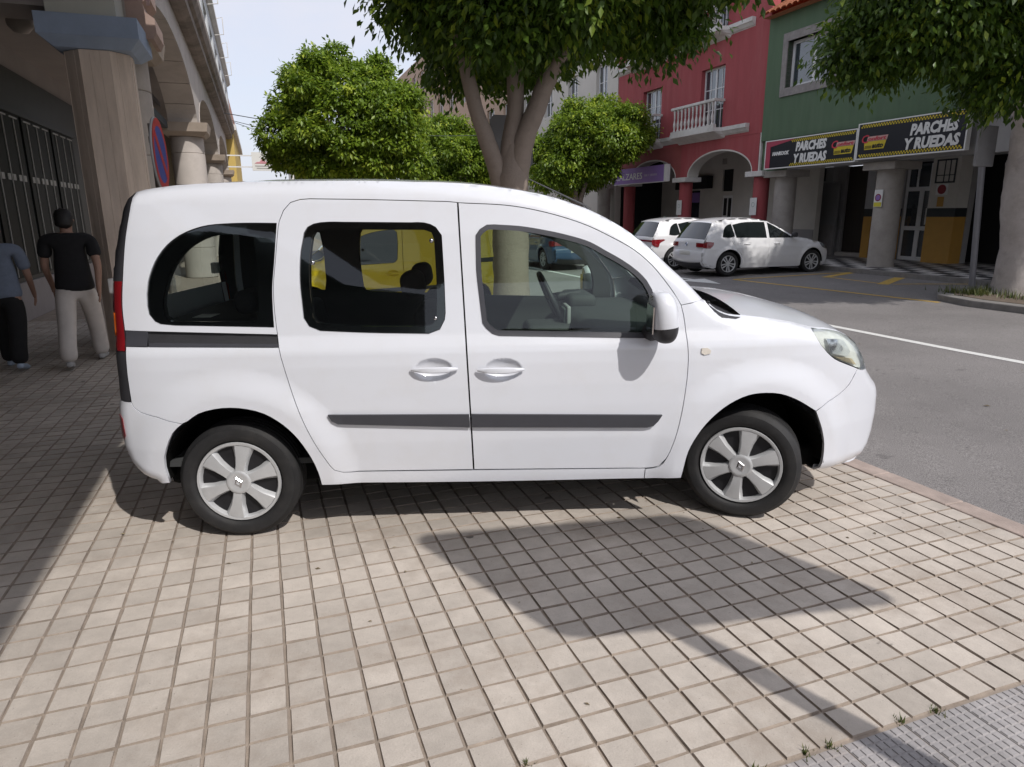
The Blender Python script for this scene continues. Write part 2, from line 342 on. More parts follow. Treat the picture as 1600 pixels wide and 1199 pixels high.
# far pavement with black and white tiles
FZ = 0.09
m_fpav = M('far_pavement_grey', (0.2, 0.19, 0.185), .8, .15, 4)
far_walk = sheet('far_pavement', 14.75, 19.5, -12, 60, 1.2, 6, lambda s, t: FZ-.006, m_fpav)
m_tw = M('white_floor_tile', (0.52, 0.5, 0.48), .55, .12, 20); m_tb = M('black_floor_tile', (0.035, 0.035, 0.038), .5, .2, 20)
bmx = bmesh.new(); box(bmx, -.197, .197, -.247, .247, -.03, .004); wme = finish(bmx); wme.materials.append(m_tw); bme = wme.copy(); bme.materials.clear(); bme.materials.append(m_tb)
for i in range(10):
    for j in range(22):
        o = bpy.data.objects.new('floor_tile', wme if (i+j) % 2 else bme); COL.objects.link(o); o.parent = far_walk
        o.matrix_world = Matrix.Translation(W(14.96+i*.4, 6.4+j*.5, FZ)) @ rotf
m_ck = M('grey_kerb', (0.2, 0.19, 0.18), .85, .2, 6)
bm = bmesh.new(); box(bm, 14.6, 14.748, -12, 60, -.2, FZ+.01, .01); o = obj('far_kerb', bm, m_ck); o.matrix_world = rotf; o['kind'] = 'structure'
# planted island of the right-hand tree
bm = bmesh.new(); prism(bm, [(11.5, 2.0), (14.58, 2.0), (14.58, 8.4), (13.6, 9.6), (12.4, 9.75), (11.75, 9.2), (11.5, 8.4)], 2, -.2, .055)
bmesh.ops.bevel(bm, geom=list(bm.edges), offset=.02, segments=2, profile=.5, affect='EDGES'); o = obj('planted_island', bm, m_ck); o.matrix_world = rotf; o['kind'] = 'structure'
m_soil = M('island_soil', (0.13, 0.10, 0.075), .95, .3, 12, .6, 60)
bm = bmesh.new(); prism(bm, [(11.75, 2.2), (14.4, 2.2), (14.4, 8.3), (13.5, 9.35), (12.5, 9.5), (11.95, 9.0), (11.75, 8.3)], 2, 0, .062); o = obj('island_soil', bm, m_soil); o.matrix_world = rotf; o['kind'] = 'structure'
def grass_mesh(centres, n, h, spread, seed):
    r = np.random.default_rng(seed); V = []; Fc = []; tone = []
    for c in centres:
        for _ in range(n):
            a = r.uniform(0, 2*PI); d = abs(r.normal(0, spread)); b = r.uniform(0, 2*PI); hh = h*r.uniform(.4, 1.2); x, y = c[0]+d*math.cos(a), c[1]+d*math.sin(a); w = h*.045+.0015
            k = len(V); V += [(x-w*math.sin(b), y+w*math.cos(b), c[2]), (x+w*math.sin(b), y-w*math.cos(b), c[2]), (x+hh*.5*math.cos(b+r.normal(0, .6)), y+hh*.5*math.sin(b), c[2]+hh)]
            Fc.append((k, k+1, k+2)); tone.append(r.uniform(.2, 1))
    me = bpy.data.meshes.new('grass'); me.from_pydata(V, [], Fc); at = me.attributes.new('tone', 'FLOAT', 'FACE'); at.data.foreach_set('value', tone); return me
m_grass = leaf_mat('grass_blades', (0.035, 0.055, 0.012), (0.09, 0.12, 0.03), (0.2, 0.2, 0.07), .3)
cs = [W(12.2+1.9*rng.random(), 6.5+2.8*rng.random(), .06) for _ in range(60)]
o = obj('island_grass', grass_mesh(cs, 60, .16, .16, 3), m_grass); o['kind'] = 'stuff'; o['label'] = 'patchy grass around the pale trunk on the kerbed island'; o['category'] = 'grass'
cs = []
for t in (.62, .74, 1.02, 1.26, 1.44, 1.53, 1.83, 1.98, .36, 1.15): s = 1.355+rng.uniform(-.004, .006); cs.append(W(t, s, gst(s, t)-.004))
s = 1.62; cs.append(W(.62, s, gst(s, .62)-.005)); cs.append(W(1.47, 1.2, gst(1.2, 1.47)-.004))
o = obj('joint_weeds', grass_mesh(cs, 26, .022, .014, 4), m_grass); o['kind'] = 'stuff'; o['label'] = 'tiny green weeds growing in the joint beside the grey ribbed slabs'; o['category'] = 'weeds'

# a few dry leaves and crumbs on the paving and the road
r_ = np.random.default_rng(9); V = []; Fc = []; tn = []
for i in range(90):
    if i < 60: t, s = r_.uniform(-2.5, 3.5), r_.uniform(1.4, 4.5); z = gst(s, t)+.002
    else: t, s = r_.uniform(3.8, 9), r_.uniform(3, 11); z = rz(s, t)+.005
    a = r_.uniform(0, 2*PI); l = r_.uniform(.004, .016)*(1 if i < 78 else 2.2); p = W(t, s, z); u = Vector((math.cos(a), math.sin(a), 0)); v = Vector((-u.y, u.x, 0)); k = len(V)
    V += [tuple(p-u*l), tuple(p+v*l*.4+Vector((0, 0, .3*l))), tuple(p+u*l+Vector((0, 0, .1*l))), tuple(p-v*l*.4+Vector((0, 0, .2*l)))]; Fc.append((k, k+1, k+2, k+3)); tn.append(r_.uniform(.3, 1))
me = bpy.data.meshes.new('litter'); me.from_pydata(V, [], Fc); at = me.attributes.new('tone', 'FLOAT', 'FACE'); at.data.foreach_set('value', tn)
o = obj('leaf_litter', me, leaf_mat('dry_leaf_bits', (.05, .035, .02), (.16, .12, .06), (.35, .30, .2), .1)); o['kind'] = 'stuff'; o['label'] = 'scattered crumbs and dry leaf bits on the paving and road'; o['category'] = 'litter'
# ------------------------------------------------------------------ vehicles: curved panels cut from a body surface y = w(x, z)
class Body:
    def __init__(s, ztab, prof, r, front, rear, flares, dents=()):
        s.zt = np.array(ztab); s.pr = np.array(prof); s.r = r; s.f = front; s.b = rear; s.fl = flares; s.dents = dents
    def w(s, X, Z):
        X = np.atleast_1d(np.asarray(X, float)); Z = np.atleast_1d(np.asarray(Z, float))
        b = np.interp(Z, s.zt[:, 0], s.zt[:, 1]); xf0, xf1, fa, fp = s.f; xr0, xr1, ra = s.b
        b = b*(1-fa*np.clip((X-xf0)/(xf1-xf0), 0, 1.15)**fp)*(1-ra*np.clip((xr0-X)/(xr0-xr1), 0, 1.2)**3)
        for (cx, cz, r1, r0, a) in s.fl:
            q = np.clip((r1-np.hypot(X-cx, Z-cz))/(r1-r0), 0, 1); b = b+a*(q*.45+.55*q*q*(3-2*q))
        for (cx, cz, rx, rzz, a) in s.dents:
            q = np.clip(1-((X-cx)/rx)**2-((Z-cz)/rzz)**2, 0, 1); b = b-a*q**.8
        a = s.pr[:-1]; e = s.pr[1:]-a; L2 = (e**2).sum(1); d = np.full(X.shape, 9.)
        for i in range(len(a)):
            px = X-a[i, 0]; pz = Z-a[i, 1]; t = np.clip((px*e[i, 0]+pz*e[i, 1])/L2[i], 0, 1)
            d = np.minimum(d, np.hypot(px-t*e[i, 0], pz-t*e[i, 1]))
        q = np.clip(s.r-d, 0, s.r); return b-(s.r-np.sqrt(np.maximum(s.r**2-q**2, 0)))
    def nrm(s, X, Z):
        h = .004; wx = (s.w(X+h, Z)-s.w(X-h, Z))/(2*h); wz = (s.w(X, Z+h)-s.w(X, Z-h))/(2*h)
        n = np.stack([-wx, -np.ones_like(wx), -wz], 1); n = n/np.linalg.norm(n, axis=1)[:, None]; n[:, 0] *= 1; return np.stack([-wx*1., -np.ones_like(wx), -wz*-1.], 1)*0+n
def smooth_path(pts, closed=True, step=.03, corner=48):
    P0 = [np.array(p, float) for p in pts]; P = []; n0 = len(P0)
    ln = [np.linalg.norm(P0[(i+1) % n0]-P0[i]) for i in range(n0)]
    for i in range(n0):      # long stretches stay straight: guide points next to short neighbours
        P.append(P0[i])
        if not closed and i == n0-1: break
        a, b = ln[i-1], ln[(i+1) % n0]; v = P0[(i+1) % n0]-P0[i]
        if (closed or i > 0) and ln[i] > 2.2*a: P.append(P0[i]+v*(a/ln[i]))
        if (closed or i < n0-2) and ln[i] > 2.2*b: P.append(P0[i]+v*(1-b/ln[i]))
    n = len(P); out = []
    def is_corner(i):
        if not closed and i in (0, n-1): return True
        a = P[i]-P[i-1]; b = P[(i+1) % n]-P[i]; c = a@b/(np.linalg.norm(a)*np.linalg.norm(b)+1e-12); return math.degrees(math.acos(max(-1, min(1, c)))) > corner
    cr = [is_corner(i) for i in range(n)]
    for i in range(n if closed else n-1):
        p1, p2 = P[i], P[(i+1) % n]; L_ = np.linalg.norm(p2-p1)
        p0 = P[i-1] if not cr[i] else p1-(p2-p1); p3 = P[(i+2) % n] if not cr[(i+1) % n] else p2+(p2-p1)
        p0 = p1+(p0-p1)/(np.linalg.norm(p0-p1)+1e-9)*L_; p3 = p2+(p3-p2)/(np.linalg.norm(p3-p2)+1e-9)*L_
        m = max(1, int(L_/step))
        for k in range(m):
            t = k/m; out.append(.5*((2*p1)+(-p0+p2)*t+(2*p0-5*p1+4*p2-p3)*t*t+(-p0+3*p1-3*p2+p3)*t**3))
    if not closed: out.append(P[-1])
    return np.array(out)
def inpoly(poly, x, y):
    c = np.zeros(len(x), bool); n = len(poly); j = n-1
    for i in range(n):
        xi, yi = poly[i]; xj, yj = poly[j]
        c ^= ((yi > y) != (yj > y)) & (x < (xj-xi)*(y-yi)/(yj-yi+1e-15)+xi); j = i
    return c
def area2(p): return float(np.sum(p[:, 0]*np.roll(p[:, 1], -1)-np.roll(p[:, 0], -1)*p[:, 1]))
def inset(poly, d):
    """move a closed outline inwards by d"""
    if area2(poly) < 0: poly = poly[::-1]
    e = np.roll(poly, -1, 0)-np.roll(poly, 1, 0); e = e/(np.linalg.norm(e, axis=1)[:, None]+1e-9); return poly+np.stack([-e[:, 1], e[:, 0]], 1)*d
def panel_mesh(body, outline, holes=(), off=0.0, gap=.002, grid=.035, flange=.022, extra=(), side=-1, thick=0.0, smooth=True):
    out = inset(smooth_path(outline) if smooth else np.array(outline, float), gap); hs = []
    for h in holes: hs.append(inset(smooth_path(h), -gap*.5))
    xs = np.arange(out[:, 0].min(), out[:, 0].max(), grid); zs = np.arange(out[:, 1].min(), out[:, 1].max(), grid)
    gx, gzz = np.meshgrid(xs, zs); gx = gx.ravel()+.0007; gzz = gzz.ravel()+.0011
    if len(extra): ex = np.array(extra, float); gx = np.concatenate([gx, ex[:, 0]]); gzz = np.concatenate([gzz, ex[:, 1]])
    ok = inpoly(out, gx, gzz)
    for h in hs: ok &= ~inpoly(h, gx, gzz)
    gx, gzz = gx[ok], gzz[ok]
    for lp in [out]+hs:
        for i in range(0, len(gx), 4000):
            pass
        d = np.full(len(gx), 9.)
        for p in lp: d = np.minimum(d, (gx-p[0])**2+(gzz-p[1])**2)
        k = d > (grid*.42)**2 if not len(extra) else d > .008**2
        gx, gzz = gx[k], gzz[k]
    V = []; E = []
    for lp in [out]+hs:
        k = len(V); V += [Vector((float(p[0]), float(p[1]))) for p in lp]; E += [(k+i, k+(i+1) % len(lp)) for i in range(len(lp))]
    V += [Vector((float(a), float(b))) for a, b in zip(gx, gzz)]
    v2, e2, f2, _, _, _ = delaunay_2d_cdt(V, E, [], 0, 1e-6)
    A = np.array([tuple(v) for v in v2]); Fc = np.array([tuple(f) for f in f2 if len(f) == 3])
    c = A[Fc].mean(1); ok = inpoly(out, c[:, 0], c[:, 1])
    for h in hs: ok &= ~inpoly(h, c[:, 0], c[:, 1])
    Fc = Fc[ok]
    wv = body.w(A[:, 0], A[:, 1])+off
    VV = [(float(x), float(side*y), float(z)) for (x, z), y in zip(A, wv)]
    h = .004; wx = (body.w(A[:, 0]+h, A[:, 1])-body.w(A[:, 0]-h, A[:, 1]))/(2*h); wz = (body.w(A[:, 0], A[:, 1]+h)-body.w(A[:, 0], A[:, 1]-h))/(2*h)
    wx = np.clip(wx, -6, 6); wz = np.clip(wz, -6, 6)
    N = np.stack([-wx, np.full(len(A), float(side)), -wz], 1); N /= np.linalg.norm(N, axis=1)[:, None]
    a_, b_, c_ = A[Fc[:, 0]], A[Fc[:, 1]], A[Fc[:, 2]]; sg = (b_[:, 0]-a_[:, 0])*(c_[:, 1]-a_[:, 1])-(b_[:, 1]-a_[:, 1])*(c_[:, 0]-a_[:, 0])
    Fl = [tuple(int(i) for i in (f if (g > 0) == (side < 0) else f[::-1])) for f, g in zip(Fc, sg)]
    NN = [tuple(n) for n in N]
    if flange:
        cnt = {}
        for f in Fl:
            for i in range(3):
                e = (f[i], f[(i+1) % 3]); cnt[e] = 1
        bd = [e for e in cnt if (e[1], e[0]) not in cnt]; mp = {}; mp2 = {}
        for a, b in bd:
            for i in (a, b):
                if i not in mp:
                    mp[i] = len(VV); VV.append(VV[i]); NN.append((0, 0, 0)); mp2[i] = len(VV); x, y, z = VV[i]; VV.append((x, y-side*flange, z)); NN.append((0, 0, 0))
            Fl.append((mp[b], mp[a], mp2[a], mp2[b]))
    me = bpy.data.meshes.new('panel'); me.from_pydata(VV, [], Fl); me.shade_smooth()
    me.normals_split_custom_set_from_vertices(NN); return me
def strip_mesh(body, path, crown, ny=14, off=0.0, ends=1.0, ur=(-1.0, 1.0), skirt=.03):
    """surface across the car over a stretch of the profile, with a turned-in lip along both sides"""
    P = smooth_path(path, False, .04, 60); we = body.w(P[:, 0], P[:, 1])
    tg = np.gradient(P, axis=0); tg /= np.linalg.norm(tg, axis=1)[:, None]; nn = np.stack([-tg[:, 1], tg[:, 0]], 1)
    VV = []; n = len(P); S1 = []; S2 = []
    for i in range(n):
        cw = crown if not hasattr(crown, '__len__') else np.interp(i/(n-1), np.linspace(0, 1, len(crown)), crown)
        for j in range(ny+1):
            u = ur[0]+(ur[1]-ur[0])*j/ny
            if ur == (-1.0, 1.0): u = math.copysign(abs(u)**.85, u)
            b = cw*(1-abs(u)**2.4)+off; VV.append((P[i, 0]+nn[i, 0]*b, u*we[i]*ends, P[i, 1]+nn[i, 1]*b))
            if j in (0, ny): (S1 if j == 0 else S2).append((VV[-1], (P[i, 0]+nn[i, 0]*(b-skirt), u*we[i]*ends*1.004, P[i, 1]+nn[i, 1]*(b-skirt))))
    Fl = [(i*(ny+1)+j, i*(ny+1)+j+1, (i+1)*(ny+1)+j+1, (i+1)*(ny+1)+j) for i in range(n-1) for j in range(ny)]
    for S_ in (S1, S2):
        k = len(VV)
        for a, b in S_: VV += [a, b]
        Fl += [(k+2*i, k+2*i+1, k+2*i+3, k+2*i+2) for i in range(n-1)]
    me = bpy.data.meshes.new('strip'); me.from_pydata(VV, [], Fl); me.shade_smooth(); return me
def both(name, fn, mat, parent, labels=None):
    r = obj(name, fn(-1), mat, parent); l = obj(name, fn(1), mat, parent); return r, l
def ellipse_pts(cx, cz, rx, rz_, rings=5, n=28):
    return [(cx+rx*q*math.cos(2*PI*i/n+.1*k), cz+rz_*q*math.sin(2*PI*i/n+.1*k)) for k, q in enumerate(np.linspace(.12, 1.12, rings+2)) for i in range(n)]
m_tyre = M('tyre_rubber', (0.012, 0.012, 0.013), .66, .25, 14, .25, 300, dirt=(.05, .046, .042), dirt_amt=.35, dirt_scale=9)
m_blk = M('black_plastic', (0.03, 0.03, 0.034), .5, .1, 20, .1, 300)
m_char = M('charcoal_moulding', (0.045, 0.046, 0.055), .42, .08, 12, .05, 300)
m_liner = M('wheel_liner', (0.006, 0.006, 0.006), .95, spec=.1)
m_silver = M('silver_hubcap', (0.52, 0.53, 0.54), .36, .06, 20, metal=.35)
m_steel = M('dark_steel_rim', (0.022, 0.022, 0.025), .5, .2, 20, metal=.5)
m_int = M('grey_cabin_trim', (0.045, 0.047, 0.048), .75); m_head = M('pale_headliner', (0.30, 0.30, 0.29), .9)
m_seat = M('charcoal_seat_fabric', (0.02, 0.02, 0.023), .95, .2, 60)
m_red = M('red_lamp_lens', (0.20, 0.008, 0.012), .12, .1, 8, coat=.6); m_amber = M('orange_lamp_lens', (0.5, 0.12, 0.015), .15, .1, 8)
m_lens = glass('clear_headlamp_lens', (0.93, 0.95, 0.93), 1.6); m_refl = M('chrome_reflector', (0.82, 0.83, 0.84), .12, .05, 20, metal=1)
m_g_dark = glass('privacy_glass', (0.76, 0.82, 0.79), 1.1); m_g_clear = glass('green_tinted_glass', (0.76, 0.87, 0.80), 1.1)
m_chrome = M('chrome_trim', (0.6, 0.6, 0.62), .15, .03, metal=1)
def wheel_parts(parent, c, R, wd, rim, style, side, steer=0.0, name='wheel'):
    """wheel: part with tyre, hubcap and rim below it. c = centre, side -1 is the right-hand side"""
    bm = bmesh.new(); h = wd/2; e = side*h
    prof = [(rim, e*.80), (rim+.012, e*.98), (rim+(R-rim)*.35, e*1.06), (rim+(R-rim)*.72, e*1.0), (R-.022, e*.90), (R-.008, e*.80), (R-.002, e*.66)]
    tread = []
    for k in range(4):
        a = .62-.37*k; tread += [(R, e*a), (R, e*(a-.27)), (R-.009, e*(a-.285)), (R-.009, e*(a-.355))]
    prof += tread+[(R-.01, -e*.84), (R-.04, -e), (rim, -e*.9)]
    lathe(bm, prof, 64, axis='Y', cap=False); w = obj(name, bm, m_tyre, parent, 35)
    w.location = c; w.rotation_euler = (0, 0.35*side, steer)
    bm = bmesh.new()
    if style == 'van':
        o = e*.93
        lathe(bm, [(rim*1.0, o*.97), (rim*.985, o*1.06), (rim*.93, o*1.045), (rim*.90, o*.92), (rim*.88, o*.72)], 48, axis='Y', cap=False)
        lathe(bm, [(rim*.30, o*.7), (rim*.29, o*1.12), (rim*.26, o*1.16), (rim*.22, o*1.165), (rim*.19, o*1.15), (rim*.02, o*1.155)], 40, axis='Y')
        for k in range(6):
            a0 = k*PI/3
            def q(r, da, y): return (r*math.cos(a0+da), y, r*math.sin(a0+da))
            st = [(.24*rim, .62, 1.08), (.40*rim, .34, 1.10), (.62*rim, .265, 1.09), (.92*rim, .28, 1.03)]
            top = [[bm.verts.new(q(r, da*sg, o*y)) for sg in (-1, -.72, 0, .72, 1)] for r, da, y in st]
            for row, (r, da, y) in zip(top, st): row[0].co.y = o*(y-.16); row[4].co.y = o*(y-.16); row[2].co.y = o*(y+.015)
            low = [[bm.verts.new(q(r, da*sg*1.1, o*(y-.34))) for sg in (-1, 1)] for r, da, y in st]
            for i in range(3):
                for j in range(4): bm.faces.new((top[i][j], top[i][j+1], top[i+1][j+1], top[i+1][j]))
                bm.faces.new((low[i][0], top[i][0], top[i+1][0], low[i+1][0])); bm.faces.new((top[i][4], low[i][1], low[i+1][1], top[i+1][4]))
    else:
        o = e*.9
        lathe(bm, [(rim*1.0, o*.98), (rim*.97, o*1.05), (rim*.91, o*1.0), (rim*.89, o*.7)], 40, axis='Y', cap=False)
        lathe(bm, [(rim*.22, o*.6), (rim*.2, o*.95), (rim*.02, o*.97)], 24, axis='Y')
        for k in range(10):
            a0 = (k//2)*2*PI/5+(.2 if k % 2 else -.2); a1 = (k//2)*2*PI/5+(.42 if k % 2 else -.42)
            A = Vector((math.cos(a0), 0, math.sin(a0)))*rim*.18; B = Vector((math.cos(a1), 0, math.sin(a1)))*rim*.93; d = (B-A).normalized(); n = Vector((-d.z, 0, d.x))
            pts = [A+n*.03*rim*1.6, B+n*.055*rim*1.5, B-n*.055*rim*1.5, A-n*.03*rim*1.6]
            f = [bm.verts.new((p.x, o*.97, p.z)) for p in pts]; b = [bm.verts.new((p.x, o*.8, p.z)) for p in pts]; bm.faces.new(f)
            for i in range(4): bm.faces.new((f[i], f[(i+1) % 4], b[(i+1) % 4], b[i]))
    hc = obj('hubcap', bm, m_silver, w, 30)
    if style == 'van':
        bm = bmesh.new(); q1 = [(.022, 0), (0, .032), (-.022, 0), (0, -.032)]; q2 = [(.011, 0), (0, .016), (-.011, 0), (0, -.016)]; yy = e*.93*1.157; y2 = e*.93*1.20
        A1 = [bm.verts.new((a, yy, b)) for a, b in q1]; A2 = [bm.verts.new((a*.75, y2, b*.75)) for a, b in q1]; A3 = [bm.verts.new((a, y2, b)) for a, b in q2]; A4 = [bm.verts.new((a, yy, b)) for a, b in q2]
        for X1, X2 in ((A1, A2), (A2, A3), (A3, A4)):
            for i in range(4): bm.faces.new((X1[i], X1[(i+1) % 4], X2[(i+1) % 4], X2[i]))
        obj('lozenge_emblem', bm, m_chrome, hc)
    bm = bmesh.new(); lathe(bm, [(rim*.95, e*.72), (rim*.8, e*.45), (rim*.55, e*.5), (rim*.3, e*.62), (.01, e*.62)], 40, axis='Y')
    if style == 'van':
        for k in range(12):
            a = (k+.5)*PI/6; lathe(bm, [(rim*.06, e*.5), (rim*.05, e*.56), (rim*.02, e*.56)], 8, (rim*.68*math.cos(a), 0, rim*.68*math.sin(a)), 'Y')
    obj('rim', bm, m_steel, w, 30)
    return w
def liner(parent, cx, cz, r, y0, y1):
    bm = bmesh.new(); n = 24; A = []
    for i in range(n+1):
        a = -.02+(PI+.04)*i/n; A.append([bm.verts.new((cx+r*math.cos(a), y, cz+r*math.sin(a))) for y in (y0, y1)])
    for p, q in zip(A, A[1:]): bm.faces.new((p[0], q[0], q[1], p[1]))
    bm.faces.new([p[1] for p in A]); return obj('wheel_liner', bm, m_liner, parent)
def rbox(name, mat, parent, x0, x1, y0, y1, z0, z1, bev=.04, rot=None, seg=4):
    bm = bmesh.new(); box(bm, x0, x1, y0, y1, z0, z1); bmesh.ops.bevel(bm, geom=list(bm.edges), offset=bev, segments=seg, profile=.5, affect='EDGES')
    if rot: bmesh.ops.rotate(bm, verts=bm.verts, cent=((x0+x1)/2, (y0+y1)/2, z0), matrix=Matrix.Rotation(rot, 3, 'Y'))
    return obj(name, bm, mat, parent, 60)

VP = [(-.40, .315), (-.47, .345), (-.535, .41), (-.562, .50), (-.563, .62), (-.556, .70), (-.545, .752), (-.535, .86), (-.535, 1.0), (-.54, 1.2), (-.53, 1.37), (-.513, 1.47), (-.488, 1.575), (-.463, 1.68), (-.442, 1.722), (-.40, 1.756),
 (-.321, 1.772), (-.25, 1.781), (-.166, 1.788), (-.047, 1.794), (.166, 1.80), (.45, 1.803), (.756, 1.802), (1.12, 1.792), (1.28, 1.780), (1.376, 1.768), (1.519, 1.746), (1.631, 1.722), (1.757, 1.682), (1.852, 1.646), (1.920, 1.613),
 (2.021, 1.553), (2.118, 1.482), (2.242, 1.368), (2.335, 1.284), (2.413, 1.204), (2.488, 1.152), (2.548, 1.128), (2.62, 1.119), (2.755, 1.101), (2.90, 1.075), (3.01, 1.046), (3.10, 1.036), (3.174, 1.020), (3.24, .992), (3.30, .952), (3.350, .90), (3.39, .845), (3.42, .785),
 (3.47, .735), (3.525, .69), (3.555, .64), (3.568, .52), (3.56, .40), (3.535, .31), (3.48, .248), (3.30, .226), (3.12, .232)]
DT = [(1.171, 1.691), (1.436, 1.674), (1.626, 1.636), (1.805, 1.579), (1.926, 1.522), (2.046, 1.455), (2.136, 1.379), (2.197, 1.307), (2.246, 1.242), (2.284, 1.181), (2.296, 1.133), (2.303, 1.091)]
SD = [(.303, 1.61), (.324, 1.66), (.358, 1.697), (.404, 1.711), (.45, 1.714), (.712, 1.709), (1.121, 1.697), (1.166, 1.692), (1.173, 1.516), (1.181, 1.314), (1.189, 1.11), (1.202, .767), (1.209, .58), (1.216, .341), (.63, .3505), (.547, .352), (.507, .369), (.474, .421), (.425, .517), (.38, .628), (.327, .797), (.297, .925), (.281, 1.003), (.270, 1.109), (.264, 1.2), (.264, 1.297), (.277, 1.412), (.297, 1.581)]
SW = [(.466, 1.595), (.536, 1.604), (1.001, 1.597), (1.058, 1.575), (1.086, 1.535), (1.091, 1.403), (1.095, 1.228), (1.091, 1.127), (1.066, 1.08), (1.01, 1.059), (.712, 1.069), (.479, 1.082), (.426, 1.104), (.402, 1.145), (.392, 1.324), (.401, 1.467), (.42, 1.553), (.437, 1.58)]
FR = [(2.303, 1.091), (2.314, .989), (2.319, .908), (2.312, .741), (2.289, .582), (2.261, .461), (2.233, .379), (2.196, .332), (2.131, .319), (2.05, .3215), (1.221, .340)]
FWIN = [(1.256, 1.534), (1.275, 1.561), (1.31, 1.582), (1.347, 1.583), (1.465, 1.575), (1.585, 1.556), (1.704, 1.53), (1.824, 1.493), (1.893, 1.455), (1.984, 1.404), (2.057, 1.352), (2.105, 1.303), (2.13, 1.261), (2.154, 1.173), (2.153, 1.022), (1.36, 1.047), (1.328, 1.057), (1.297, 1.084), (1.28, 1.108), (1.268, 1.225), (1.255, 1.371), (1.255, 1.488)]
QW = [(.290, 1.6), (.146, 1.602), (.033, 1.599), (-.035, 1.593), (-.104, 1.576), (-.172, 1.546), (-.231, 1.502), (-.278, 1.445), (-.308, 1.388), (-.329, 1.328), (-.338, 1.271), (-.34, 1.213), (-.335, 1.174), (-.31, 1.14), (-.283, 1.127), (-.215, 1.12), (.258, 1.103), (.256, 1.202), (.258, 1.297), (.271, 1.412)]
QI = [(.175, 1.535), (.10, 1.548), (.0, 1.545), (-.07, 1.525), (-.15, 1.475), (-.21, 1.40), (-.252, 1.30), (-.27, 1.21), (-.262, 1.16), (-.235, 1.14), (.17, 1.127), (.185, 1.2), (.188, 1.4)]
SI = [(.47, 1.555), (.55, 1.568), (1.0, 1.562), (1.035, 1.55), (1.047, 1.52), (1.052, 1.40), (1.055, 1.22), (1.05, 1.13), (1.03, 1.105), (.99, 1.095), (.712, 1.10), (.50, 1.112), (.46, 1.125), (.445, 1.15), (.435, 1.324), (.443, 1.46), (.455, 1.53)]
RAIL = [(-.455, 1.099), (.272, 1.069), (.283, 1.006), (-.455, 1.022)]
FA = [(3.122, .229), (3.122, .338), (3.113, .415), (3.083, .503), (3.01, .606), (2.906, .684), (2.811, .72), (2.73, .729), (2.638, .72), (2.539, .675), (2.444, .592), (2.383, .506), (2.345, .418), (2.329, .326), (2.32, .262)]
RA = [(-.317, .325), (-.326, .411), (-.32, .47), (-.3, .52), (-.259, .596), (-.206, .645), (-.124, .692), (-.045, .713), (.033, .718), (.109, .709), (.189, .684), (.277, .622), (.342, .546), (.397, .442), (.424, .359), (.436, .285)]
BR = [(-.404, 1.752), (-.401, 1.692), (-.417, 1.602), (-.432, 1.512), (-.443, 1.422), (-.452, 1.332), (-.462, 1.211), (-.457, 1.098), (-.453, 1.022), (-.455, .867), (-.454, .748)]
BJ = [(-.454, .748), (-.445, .722), (-.413, .697), (-.33, .677), (-.267, .656), (-.21, .642)]
LAMP = [(3.008, 1.043), (3.103, 1.034), (3.174, 1.018), (3.24, .99), (3.298, .951), (3.347, .90), (3.388, .843), (3.412, .792), (3.334, .8), (3.269, .825), (3.201, .851), (3.129, .882), (3.075, .923), (3.039, .96), (3.010, 1.005)]
